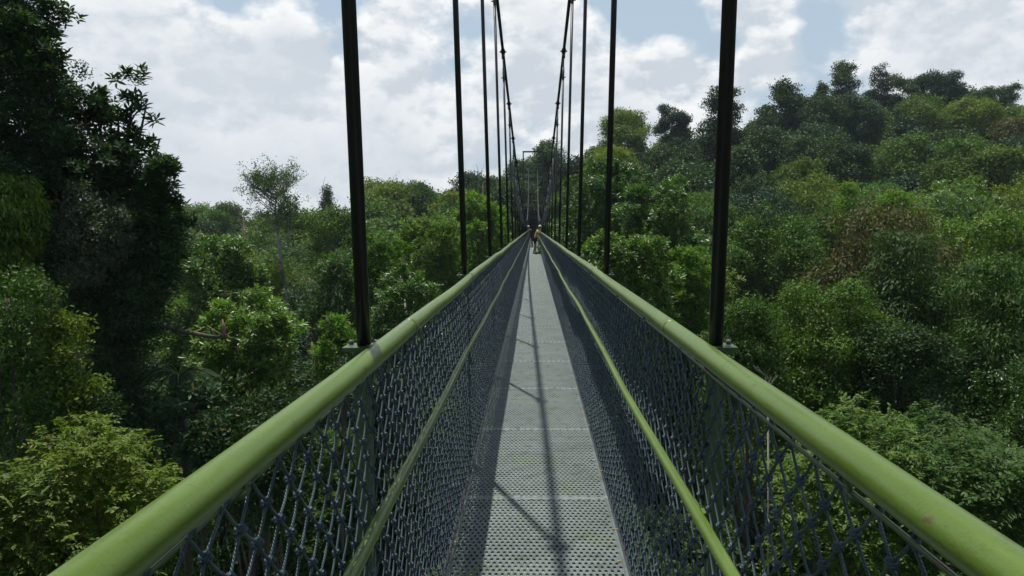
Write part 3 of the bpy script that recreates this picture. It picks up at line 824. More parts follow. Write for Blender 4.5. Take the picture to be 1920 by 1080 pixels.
exec_heroes = [
    # ridge, right
    ('far_round0', 1587, 118, 62, 138, 'dark', 'round dark tree standing up from the hilltop skyline left of the thin columnar one', 'hilltop_tree', 130),
    ('far_column0', 1651, 117, 50, 138, 'deep', 'narrow vine-covered tree like a shaggy pillar on the hilltop skyline', 'vine_covered_tree', 130),
    ('far_cone', 1541, 142, 44, 140, 'dark', 'small pointed dark tree on the hilltop, left of the round one', 'hilltop_tree', 110),
    ('far_column1', 1474, 155, 88, 126, 'dark', 'tall dark leafy tree at the left shoulder of the hilltop', 'hillside_tree', 190),
    ('far_layered', 1706, 140, 78, 140, 'dark', 'flat-topped dark tree on the skyline right of the shaggy pillar tree', 'hilltop_tree', 110),
    ('far_layered', 1766, 134, 84, 136, 'blue', 'layered dark green tree with shelf-like boughs on the skyline', 'hilltop_tree', 110),
    ('far_layered', 1872, 158, 80, 130, 'blue', 'open layered tree leaning out at the right end of the skyline', 'hilltop_tree', 130),
    ('far_layered', 1815, 180, 70, 132, 'dark', 'low spreading tree between the two layered trees on the skyline', 'hilltop_tree', 70),
    ('far_round1', 1905, 225, 110, 112, 'brown', 'rusty brown-green tree at the right edge below the skyline', 'hillside_tree', 110),
    ('far_column0', 1357, 158, 92, 112, 'dark', 'tall dark tree behind the thick right hanger', 'hillside_tree', 210),
    ('far_layered', 1262, 193, 66, 128, 'blue', 'open thin-crowned tree standing alone on the skyline left of the thick right hanger', 'skyline_tree', 110),
    ('far_dome0', 1168, 206, 118, 124, 'olive', 'pale rounded tree on the skyline between the right hangers', 'skyline_tree', 90),
    ('far_round1', 985, 300, 90, 132, 'dark', 'dark tree right behind the far tower, its lower left', 'forest_tree', 150),
    ('far_round0', 1025, 305, 80, 127, 'dark', 'dark tree right behind the far tower, its lower right', 'forest_tree', 150),
    ('far_dome0', 1003, 372, 80, 122, 'deep', 'low dark tree closing the far end of the bridge deck', 'forest_tree', 90),
    ('far_dome1', 1030, 266, 70, 128, 'dark', 'small dark tree on the skyline just right of the far tower top', 'skyline_tree', 60),
    ('far_round2', 1545, 180, 120, 122, 'dark', 'broad dark tree below the small pointed hilltop tree', 'hillside_tree', 170),
    ('far_round0', 1610, 178, 110, 124, 'blue', 'dark bluish tree filling the slope under the round hilltop tree', 'hillside_tree', 150),
    ('far_dome1', 1725, 190, 150, 118, 'olive', 'wide yellowish green tree high on the slope under the flat-topped tree', 'hillside_tree', 150),
    ('far_round1', 1685, 245, 150, 100, 'mid', 'large mid green tree in the centre of the right slope', 'hillside_tree', 200),
    ('far_column1', 1590, 255, 110, 96, 'dark', 'tall dark shaded tree in the middle of the right slope', 'hillside_tree', 200),
    ('far_round2', 1390, 275, 84, 84, 'blue', 'blue-green tree beside the thick right hanger with a narrow top', 'hillside_tree', 120),
    ('far_round0', 1425, 235, 100, 104, 'dark', 'dark round tree above the blue-green tree on the slope', 'hillside_tree', 120),
    ('far_dome0', 1500, 300, 120, 86, 'olive', 'yellow-green tree low on the right slope', 'hillside_tree', 90),
    ('far_dome0', 1800, 290, 130, 82, 'olive', 'yellow-topped flat tree on the right slope', 'hillside_tree', 100),
    ('far_dome1', 1885, 268, 130, 80, 'olive', 'sunlit flat-crowned tree at the right edge of the slope', 'hillside_tree', 120),
    ('mid_cone', 1592, 340, 66, 56, 'bright', 'small bright green pointed tree against the dark foot of the slope', 'young_tree', 100),
    ('mid_cone', 1680, 350, 100, 50, 'bright', 'bright green leafy treetop just above the brown-tinged tree', 'young_tree', 90),
    ('mid_round0', 1460, 392, 240, 46, 'mid', 'big rounded tree right of the thick right hanger at eye level', 'forest_tree', 260),
    ('mid_droop', 1650, 385, 290, 36, 'brown', 'brown-tinged tree with drooping leaves right of centre in the right forest', 'forest_tree', 330),
    ('mid_round2', 1860, 390, 290, 40, 'mid', 'large green tree at the right edge level with the handrail end', 'forest_tree', 330),
    ('near_droop', 1705, 425, 250, 28, 'dark', 'dark tree with pale hanging leaves in front of the brown-tinged tree', 'forest_tree', 420),
    ('near_droop', 1880, 470, 260, 25, 'mid', 'leafy tree with hanging sprays at the right edge', 'forest_tree', 400),
    ('near_small', 1545, 525, 290, 24, 'mid', 'dense small-leaved tree behind the right handrail', 'forest_tree', 330),
    ('near_small1', 1400, 560, 190, 22, 'mid', 'small-leaved shrubby tree at the foot of the thick right hanger', 'forest_tree', 220),
    ('near_small', 1700, 600, 230, 22, 'dark', 'shaded small-leaved tree below the dark hanging-leaved tree', 'forest_tree', 260),
    ('mid_pinnate', 1330, 492, 130, 36, 'olive', 'yellow-green domed tree peeping out behind the thick right hanger', 'forest_tree', 150),
    ('near_pinnate', 1600, 775, 330, 13.5, 'mid', 'feathery green treetop just behind the right handrail', 'feathery_tree', 330),
    ('near_pinnate', 1850, 820, 420, 13.0, 'mid', 'feathery treetop in the lower right corner', 'feathery_tree', 380),
    ('near_pinnate', 1750, 770, 280, 16, 'mid', 'low feathery treetop between the dark trees and the right corner', 'feathery_tree', 200),
    # right of the bridge, big glossy leaves
    ('near_rosette', 1130, 285, 250, 44, 'glossy', 'tall broad-leaved tree between the second and third right hangers', 'broad_leaved_tree', 330),
    ('near_rosette1', 1235, 335, 230, 37, 'glossy', 'broad-leaved tree with pale glints between the first two right hangers', 'broad_leaved_tree', 330),
    ('near_rosette', 1180, 430, 240, 31, 'glossy', 'nearest broad-leaved tree close beside the right handrail', 'broad_leaved_tree', 280),
    ('near_rosette1', 1290, 460, 150, 33, 'bright', 'bright broad-leaved tree just left of the thick right hanger', 'broad_leaved_tree', 200),
    ('mid_pinnate', 1150, 272, 110, 66, 'olive', 'yellow-green treetop above the tall broad-leaved tree', 'forest_tree', 100),
    # left of the bridge
    ('mid_broad0', 905, 365, 150, 52, 'bright', 'sunlit leafy tree between the second and third left hangers', 'broad_leaved_tree', 170),
    ('mid_broad1', 800, 395, 180, 44, 'mid', 'green tree crown left of the second left hanger', 'broad_leaved_tree', 200),
    ('near_rosette', 760, 500, 200, 27, 'glossy', 'broad-leaved tree filling the gap between the two thickest left hangers', 'broad_leaved_tree', 220),
    ('near_rosette1', 712, 425, 120, 31, 'bright', 'bright green treetop touching the right side of the thick left hanger', 'broad_leaved_tree', 240),
    ('near_rosette', 395, 430, 220, 33, 'glossy', 'leafy tree with rosettes of long leaves right of the huge dark tree', 'broad_leaved_tree', 260),
    ('near_rosette1', 460, 545, 260, 24, 'glossy', 'glossy-leaved tree in front of the pale slender trunk', 'broad_leaved_tree', 260),
    ('mid_round1', 632, 392, 150, 62, 'mid', 'round green tree behind the lone slender tree', 'forest_tree', 180),
    ('mid_broad0', 650, 470, 190, 42, 'mid', 'leafy tree left of the thick left hanger', 'broad_leaved_tree', 200),
    ('near_rosette1', 640, 585, 130, 22, 'bright', 'bright young tree at the foot of the thick left hanger', 'young_tree', 170),
    ('near_small', 480, 720, 280, 16, 'dark', 'dark leafy tree above the left handrail', 'forest_tree', 300),
    ('near_rosette', 360, 720, 190, 16, 'blue', 'pale-glinting broad-leaved shrub right of the dark trunk foot', 'broad_leaved_tree', 180),
    ('mid_pinnate', 385, 585, 110, 34, 'yellow', 'small yellow-green umbrella-shaped treetop beside the broken branch', 'forest_tree', 90),
    ('far_layered', 402, 400, 70, 110, 'mid', 'light feathery flat treetop on the left skyline', 'skyline_tree', 50),
    ('far_cone', 613, 345, 34, 118, 'dark', 'small dark pointed tree on the left skyline', 'skyline_tree', 70),
    ('close_pinnate', 165, 775, 300, 9.6, 'yellow', 'yellow-green feathery bush in the lower left corner', 'feathery_tree', 420),
    ('close_pinnate', 40, 860, 240, 8.6, 'olive', 'feathery bush cut by the lower left edge', 'feathery_tree', 420),
]
HERO_KIND = {}
for h in exec_heroes:
    kind, px, yt, wp, d, mt, lab, nm, hp = h
    hero(kind, px, yt, wp, d, mt, lab, nm, hp)

# ---- the huge vine-clad tree on the left: its own meshes
def special_crown(parts, name, mat, parent):
    Vs = []; Fs = []; n = 0
    for (seed, off, kw) in parts:
        me, C, LR = crown(seed, **kw)
        v = np.empty(len(me.vertices) * 3, dtype=np.float32); me.vertices.foreach_get('co', v); v = v.reshape(-1, 3) + np.array(off, dtype=np.float32)
        f = np.empty(len(me.loops), dtype=np.int32); me.loops.foreach_get('vertex_index', f)
        f = f.reshape(-1, 4) + n; n += len(v); Vs.append(v); Fs.append(f)
        bpy.data.meshes.remove(me)
    return link(name, quad_mesh(name, np.concatenate(Vs), np.concatenate(Fs), LEAF[mat]), parent)
DT = 16.0
def off(px, py, d, base): p = at(px, py, d); return tuple(p - base)
b0 = at(185, 900, DT); b0.z = -14
vt = empty('vine_covered_tree', b0); tag(vt, 'huge dark tree smothered in vines filling the upper left corner', 'tree')
mb = MB(); mb.tube([(0, 1.6, 0), (.0, 1.6, 6), (-.3, 1.6, 12), (-1.7, .3, 22)], [.22, .2, .18, .08], 10); mb.build('trunk', BARK, vt)
def cw(px, ybot, ytop, wpx, d, base, **kw):
    """crown block standing between two heights of the picture at depth d"""
    lo = at(px, ybot, d); hi = at(px, ytop, d)
    return (tuple(lo - base), dict(R=wpx / F * d / 2, H=hi.z - lo.z, **kw))
small = dict(L=.075, W=.042, style='clump', k=10)
o1, k1 = cw(30, 430, -190, 230, DT, b0, shape='column', nl=46, lr=.5, n=52000, **small)
o2, k2 = cw(120, 560, 110, 170, DT + .8, b0, shape='column', nl=30, lr=.5, n=24000, **small)
special_crown([(11, o1, k1), (12, o2, k2)], 'crown', 'deep', vt)
o3, k3 = cw(60, 500, 20, 220, DT - .6, b0, shape='round', nl=26, lr=.32, L=.15, W=.055, n=7000, k=9, style='rosette', fine=True, fill=.0)
o4, k4 = cw(110, 110, -10, 70, DT, b0, shape='round', nl=7, lr=.5, L=.17, W=.06, n=420, k=9, style='rosette', fine=True, fill=.0)
special_crown([(13, o3, k3), (14, o4, k4)], 'leafy_boughs', 'dark', vt)

b1 = at(235, 800, DT + 1); b1.z = -14
lt_ = empty('leafy_tree', b1); tag(lt_, 'dark bushy tree with rosettes of long leaves, right of the corner giant', 'tree')
mb = MB()
mb.tube([(0, 0, 0), (.1, 0, 6), (-.1, .1, 11), (0, 0, 14.0), (.15, 0, 16.2)], [.38, .32, .24, .12, .03], 10)
for (px, py) in [(250, 175), (222, 200), (275, 195), (300, 260), (150, 190), (175, 175), (330, 330), (345, 380)]:
    e = at(px, py, DT + 1) - b1; s0 = Vector((.05, 0, e.z - 2.4)); s1 = s0.lerp(e, .55) + Vector((0, 0, -.25))
    mb.tube([s0, s1, e], [.07, .045, .015], 6, False)
mb.build('trunk', BARK, lt_)
ro = dict(L=.20, W=.062, k=10, style='rosette', fine=True)
blocks = [cw(255, 480, 215, 190, DT + 1, b1, shape='round', nl=26, lr=.3, n=5200, **ro),
          cw(300, 560, 300, 130, DT + .6, b1, shape='round', nl=18, lr=.34, n=3400, **ro),
          cw(165, 480, 150, 170, DT + 1.2, b1, shape='round', nl=26, lr=.32, n=6000, **ro),
          cw(250, 200, 122, 62, DT + 1, b1, shape='round', nl=5, lr=.4, n=260, fill=.0, **ro),
          cw(268, 245, 190, 62, DT + 1, b1, shape='round', nl=4, lr=.4, n=200, fill=.0, **ro),
          cw(190, 230, 160, 60, DT + 1, b1, shape='round', nl=4, lr=.4, n=200, fill=.0, **ro)]
special_crown([(20 + i, o, k) for i, (o, k) in enumerate(blocks)], 'crown', 'dark', lt_)
blocks = [cw(250, 660, 330, 230, DT + 1, b1, shape='round', nl=40, lr=.3, n=46000, **small),
          cw(230, 840, 480, 210, DT + 1, b1, shape='column', nl=40, lr=.42, n=42000, **small),
          cw(110, 640, 330, 190, DT + 2, b1, shape='round', nl=26, lr=.32, n=22000, **small)]
special_crown([(30 + i, o, k) for i, (o, k) in enumerate(blocks)], 'vine_skirt', 'deep', lt_)
b2 = at(160, 800, DT); b2.z = -14
sp = empty('climbing_vine', b2); tag(sp, 'grey-green small-leaved climber lit by the sun between the two dark trees', 'climbing plant')
mb = MB(); mb.tube([(0, 0, 0), (.1, 0, 8), (-.1, 0, 14)], [.08, .06, .02], 6); mb.build('stem', BARK, sp)
blocks = [cw(165, 560, 330, 130, DT - .5, b2, shape='round', nl=20, lr=.3, n=5200, **small), cw(215, 500, 380, 90, DT - .2, b2, shape='round', nl=12, lr=.35, n=2600, **small)]
special_crown([(40 + i, o, k) for i, (o, k) in enumerate(blocks)], 'foliage', 'grey', sp)
b3 = at(35, 800, 18); b3.z = -13
sp = empty('drooping_tree', b3); tag(sp, 'green tree with drooping sprays at the left edge below the corner giant', 'tree')
mb = MB(); mb.tube([(0, 0, 0), (.1, 0, 8), (-.1, 0, 13)], [.09, .08, .05], 8); mb.build('trunk', BARK, sp)
blocks = [cw(30, 450, 338, 130, 14.6, b3, shape='dome', nl=20, lr=.3, n=9000, L=.10, W=.032, k=10, style='droop', fine=True),
          cw(10, 560, 400, 120, 14.9, b3, shape='round', nl=20, lr=.3, n=7000, L=.10, W=.032, k=10, style='droop', fine=True)]
special_crown([(50 + i, o, k) for i, (o, k) in enumerate(blocks)], 'crown', 'mid', sp)
for (px, yt, wp, d, mt, kd, hp, lab) in [
        (40, 500, 200, 13.2, 'mid', 'near_small', 440, 'small-leaved green tree at the left edge under the drooping sprays'),
        (120, 570, 130, 13.6, 'olive', 'near_small', 350, 'sunlit small-leaved tree just left of the dark vine skirt'),
        (60, 470, 190, 24, 'mid', 'near_rosette1', 300, 'loose green tree with bare stems under the left edge tree'),
        (80, 600, 200, 20, 'glossy', 'near_rosette', 220, 'glossy-leaved tree in the shade left of the dark vine skirt'),
        (15, 560, 160, 21, 'dark', 'near_small', 260, 'dark small-leaved tree cut by the left edge'),
        (150, 700, 170, 14, 'dark', 'near_small', 240, 'dark leafy tree behind the yellow feathery bush')]:
    hero(kd, px, yt, wp, d, mt, lab, 'forest_tree', hp)

# ---- bare and broken wood
def branchy(mb, p, d, L, r, depth, rs, tips, curl=.25, nb=3, up=.1):
    pts = [p]; q = Vector(p); dd = Vector(d).normalized(); n = 4
    for i in range(n):
        dd = (dd + Vector((rs.uniform(-curl, curl), rs.uniform(-curl, curl), rs.uniform(-curl, curl) + up))).normalized()
        q = q + dd * L / n; pts.append(q.copy())
    mb.tube(pts, [r * (1 - .6 * i / n) for i in range(n + 1)], 7 if r > .04 else 5, True)
    tips.append((pts[-1], dd))
    if depth > 0:
        for b in range(nb):
            i = rs.randint(1, n); e = Vector((rs.uniform(-1, 1), rs.uniform(-1, 1), rs.uniform(-.1, .9))).normalized()
            branchy(mb, pts[i], (dd * .7 + e * .8), L * rs.uniform(.5, .75), r * (1 - .6 * i / n) * .7, depth - 1, rs, tips, curl, nb, up)

def dead(px, yb, yt, d, seed, label, mat=BARK_DEAD, nb=2, depth=2, r=.09, lean=0, name='dead_tree'):
    lo = at(px, yb, d); hi = at(px + lean, yt, d); gz = lo.z - 8
    root = empty(name, (lo.x, lo.y, gz)); tag(root, label, 'dead tree')
    rs = random.Random(seed); mb = MB(); tips = []
    mb.tube([(0, 0, 0), (.1, 0, 4), (0, 0, 8)], [r * 1.6, r * 1.2, r], 8)
    branchy(mb, Vector((0, 0, 8)), hi - lo, (hi - lo).length * .8, r, depth, rs, tips, .3, nb)
    mb.build('trunk', mat, root); return root
dead(455, 410, 378, 70, 4, 'bare forked dead branches poking above the left skyline', lean=-14, r=.10)
dead(612, 385, 338, 100, 9, 'single curved dead branch beside the small pointed skyline tree', lean=-16, nb=1, depth=1, r=.10)
dead(735, 360, 322, 110, 5, 'thin bare twigs on the skyline right of the thick left hanger', r=.06)
dead(905, 345, 296, 90, 12, 'thin curved bare twig above the skyline between the second and third left hangers', lean=-10, nb=1, depth=1, r=.04)
dead(590, 640, 548, 46, 6, 'reddish broken dead trunk with snapped branches in the gap right of the slender trunk', r=.22, lean=-16, nb=2, depth=2)
dead(598, 590, 500, 50, 16, 'tall forked dead trunk behind the broken one', r=.16, lean=-4, nb=2, depth=2)
dead(1440, 760, 690, 18, 21, 'pale bare twigs in the shade under the small-leaved tree on the right', BARK_PALE, r=.02, nb=3, depth=2)
dead(760, 560, 500, 30, 25, 'pale bare branches among the leaves right of the thick left hanger', BARK_PALE, r=.05, nb=3, depth=2)
dead(1130, 520, 455, 32, 31, 'crooked bare branches inside the broad-leaved trees right of the bridge', BARK_PALE, r=.05, nb=3, depth=2)
bb = at(300, 615, 17); br_ = empty('broken_branch', bb); tag(br_, 'long dark broken branch with a splintered end reaching right from the dark tree', 'branch')
mb = MB(); E = [off(230, 640, 17, bb), off(300, 612, 17, bb), off(350, 622, 17, bb), off(400, 632, 17, bb), off(425, 634, 17, bb)]
mb.tube(E, [.07, .055, .05, .045, .02], 8); mb.build('bough', BARK, br_)
mb = MB(); mb.tube([off(420, 632, 17, bb), off(419, 615, 17, bb), off(417, 598, 17, bb)], [.045, .05, .01], 6)
for a, b in (((418, 632), (442, 634)), ((418, 630), (388, 610)), ((415, 634), (436, 622))): mb.tube([off(*a, 17, bb), off(*b, 17, bb)], [.02, .008], 5)
mb.build('splintered_end', BARK_DEAD, br_)

# ---- lone slender tree on the left
D5 = 58.0; bs = at(541, 614, D5); bs.z -= 6
lone = empty('slender_tree', bs); tag(lone, 'lone slender tree with a pale trunk and thin open crown on the left', 'tree')
mb = MB(); pts = [Vector((0, 0, 0))] + [at(px, py, D5) - bs for px, py in ((541, 614), (536, 560), (530, 510), (524, 465), (519, 425), (516, 390), (520, 352))]
mb.tube(pts, [.20, .17, .16, .15, .14, .11, .07, .02], 10)
rs = random.Random(5); tips = []
for i in range(34):
    t = rs.uniform(0, 1); p0 = pts[4].lerp(pts[5], t) if i < 8 else pts[5].lerp(pts[6], t) if i < 17 else pts[6].lerp(pts[7], t * .8)
    a = rs.uniform(0, 6.28); branchy(mb, p0, Vector((math.cos(a), math.sin(a) * .8, .5)), rs.uniform(1.4, 2.4), .05, 2, rs, tips, .22, 3, .06)
mb.build('trunk', BARK_PALE, lone)
T = np.array([tuple(p) for p, d_ in tips if rs.random() < .8]); rg = np.random.default_rng(8)
P = np.repeat(T, 26, 0) + rg.normal(size=(len(T) * 26, 3)) * .18; A = rg.normal(size=P.shape); Nn = rg.normal(size=P.shape) * .5 + np.array([0, 0, 1.0])
Vv, Ff = leaves(P, A, Nn, rg.uniform(.12, .2, len(P)), rg.uniform(.07, .10, len(P)), False)
link('crown', quad_mesh('crown', Vv, Ff, LEAF['mid']), lone)

# ---- palm fronds in the shade on the left
pb = at(335, 770, 17); pb.z -= 5
palm = empty('palm', pb); tag(palm, 'dark palm with arching fronds in the shade beside the vine skirt', 'palm')
mb = MB(); hp = at(335, 705, 17) - pb; mb.tube([(0, 0, 0), hp * .5 + Vector((.1, 0, 0)), hp], [.12, .1, .09], 8); mb.build('trunk', BARK, palm)
rg = np.random.default_rng(3); Ps = []; As = []; Ns = []; ribs = MB()
for i in range(13):
    a = i * 2.4; h = rg.uniform(.3, .7); L = rg.uniform(.7, 1.0); prev = None; pts = []
    for j in range(26):
        t = j / 25; p = np.array(hp) + np.array([math.cos(a) * L * t, math.sin(a) * L * t, h * t * 1.5 - 1.6 * h * t * t])
        pts.append(tuple(p))
        if j > 3:
            for s in (-1, 1):
                Ps.append(p); As.append([-math.sin(a) * s + .5 * math.cos(a), math.cos(a) * s + .5 * math.sin(a), -.45]); Ns.append([0, 0, 1])
    ribs.tube(pts[::5] + [pts[-1]], .012, 5)
ribs.build('frond_ribs', LEAF['mid'], palm)
Vv, Ff = leaves(np.array(Ps), np.array(As, dtype=float), np.array(Ns, dtype=float), np.full(len(Ps), .24), np.full(len(Ps), .028), True)
link('fronds', quad_mesh('fronds', Vv, Ff, LEAF['deep']), palm)

# ---- the rest of the forest: individual trees on a jittered grid
def zone(px, d):
    side = 'left' if px < 1000 else 'right'
    if d > 95: z = 'crowding the far %s skyline' % side if px < 1350 else 'crowding the upper right hillside'
    elif d > 55: z = 'on the far slope %s of the bridge' % side if px < 1350 else 'on the lower right hillside'
    elif d > 25: z = 'in the middle of the forest %s of the bridge' % side
    else: z = 'low below the %s handrail' % side
    return z
LOOK = {'dark': 'dark green', 'blue': 'bluish green', 'mid': 'mid green', 'bright': 'bright green', 'olive': 'olive green', 'glossy': 'glossy-leaved', 'yellow': 'yellow-green'}
rs = random.Random(12)
y = 5.0
while y < 150:
    step = 4.9 if y < 20 else (6.2 if y < 45 else (7.4 if y < 85 else 8.2))
    half = 0.71 * y + 4
    x = -half + rs.uniform(0, step)
    while x < half:
        px_, py_ = x + rs.uniform(-1, 1) * step * .25, y + rs.uniform(-1, 1) * step * .3
        spx = VPX + F * px_ / py_
        c = canopy(px_, py_)
        if y < 20: kinds = ['near_small', 'near_small1', 'near_rosette', 'near_pinnate', 'near_small']; s = rs.uniform(.85, 1.1)
        elif y < 40: kinds = ['near_small', 'near_rosette1', 'mid_round0', 'mid_broad0', 'near_small1', 'mid_pinnate']; s = rs.uniform(.9, 1.15)
        elif y < 85: kinds = ['mid_round0', 'mid_round1', 'mid_broad1', 'mid_round2', 'mid_broad0', 'mid_droop', 'mid_pinnate']; s = rs.uniform(.95, 1.25)
        else: kinds = ['far_round0', 'far_round1', 'far_column0', 'far_dome1', 'far_round2', 'far_column1', 'far_column0']; s = rs.uniform(1.05, 1.4)
        kd = rs.choice(kinds); Rr = PROTO[kd][2] * s
        zt = c + (rs.uniform(-2.6, 1.0) if y < 85 else rs.uniform(-3.6, 2.0))
        mt = rs.choice(['mid', 'dark', 'mid', 'glossy', 'olive', 'blue'] if y < 85 else ['dark', 'mid', 'blue', 'olive', 'dark'])
        if 'pinnate' in kd: mt = rs.choice(['olive', 'mid'])
        ok = True
        if py_ < YEND + 8:
            if abs(px_) < Rr + 1.0 and zt > -1.8: zt = -2.2 - rs.uniform(0, 1.5)
        for (hx, hy, hr, hz) in HEROES:
            if (hx - px_) ** 2 + (hy - py_) ** 2 < (0.6 * (hr + Rr)) ** 2:
                ok = False; break
        if py_ < 18.5 and -14 < px_ < -6.5 and py_ > 12: ok = False
        # nothing filler-like may stand in front of the lone tree or jut over the skyline of nearer things
        if spx + F * Rr / py_ < -30 or spx - F * Rr / py_ > 1950: ok = False
        if ok:
            lab = '%s %stree %s' % (LOOK[mt], 'fine-leaved ' if 'small' in kd or 'pinn' in kd else ('broad-leaved ' if 'ros' in kd or 'broad' in kd else 'rounded '), zone(spx, py_))
            place(kd, px_, py_, zt, s, mt, lab, lab.replace('tree ', 'trees ', 1), 'tree', 'forest_tree')
        x += step
    y += step * .92
print('TREES', NT)

# ---- undergrowth filling the ground between the trunks
me, C, LR = crown(77, 3.0, 1.6, shape='dome', nl=24, lr=.3, L=.22, W=.11, n=3000, k=6)
uv_ = np.empty(len(me.vertices) * 3, dtype=np.float32); me.vertices.foreach_get('co', uv_); uv_ = uv_.reshape(-1, 3)
uf = np.empty(len(me.loops), dtype=np.int32); me.loops.foreach_get('vertex_index', uf); uf = uf.reshape(-1, 4)
Vs = []; Fs = []; n = 0
for yy in np.arange(2, 62, 4.2):
    for xx in np.arange(-.8 * yy - 5, .8 * yy + 5, 4.4):
        a = rs.uniform(0, 6.28); s = rs.uniform(.9, 1.3)
        ca, sa = math.cos(a) * s, math.sin(a) * s
        gx, gy = xx + rs.uniform(-1, 1), yy + rs.uniform(-1, 1)
        v = np.stack([uv_[:, 0] * ca - uv_[:, 1] * sa + gx, uv_[:, 0] * sa + uv_[:, 1] * ca + gy, uv_[:, 2] * s * 1.6 + ground_z(gx, gy) - .5], 1)
        Vs.append(v); Fs.append(uf + n); n += len(v)
bpy.data.meshes.remove(me)
ug = link('undergrowth', quad_mesh('undergrowth', np.concatenate(Vs), np.concatenate(Fs), LEAF['dark']))
tag(ug, 'dark leafy undergrowth covering the forest floor', 'undergrowth', kind='stuff')

# ------------------------------------------------------------------ people
SKIN = plain('skin', (0.30, 0.17, 0.11), 0.55, 0, 14, .12)
YEL = plain('yellow_shirt', (0.62, 0.44, 0.10), 0.8, 0, 18, .15, .3)
NAVY = plain('dark_shirt', (0.020, 0.024, 0.040), 0.8, 0, 18, .2, .3)
BLK = plain('black_shorts', (0.012, 0.012, 0.014), 0.8, 0, 18, .2, .3)
HAIR = plain('black_hair', (0.012, 0.010, 0.009), 0.5, 0, 40, .3)
SHOE = plain('dark_shoes', (0.02, 0.02, 0.022), 0.6)

def skin_obj(name, nodes, edges, mat, parent, sub=1):
    """one continuous skinned surface over joints {name: (pos, radius)}"""
    names = list(nodes); me = bpy.data.meshes.new(name)
    me.from_pydata([nodes[n][0] for n in names], [(names.index(a), names.index(b)) for a, b in edges], [])
    me.materials.append(mat)
    o = link(name, me, parent)
    sk = o.modifiers.new('Skin', 'SKIN'); sk.use_smooth_shade = True; sk.branch_smoothing = .6
    lay = me.skin_vertices[0].data
    for i, n in enumerate(names):
        r = nodes[n][1]; lay[i].radius = r if hasattr(r, '__len__') else (r, r); lay[i].use_root = (i == 0)
    ss = o.modifiers.new('Sub', 'SUBSURF'); ss.levels = sub; ss.render_levels = sub
    return o

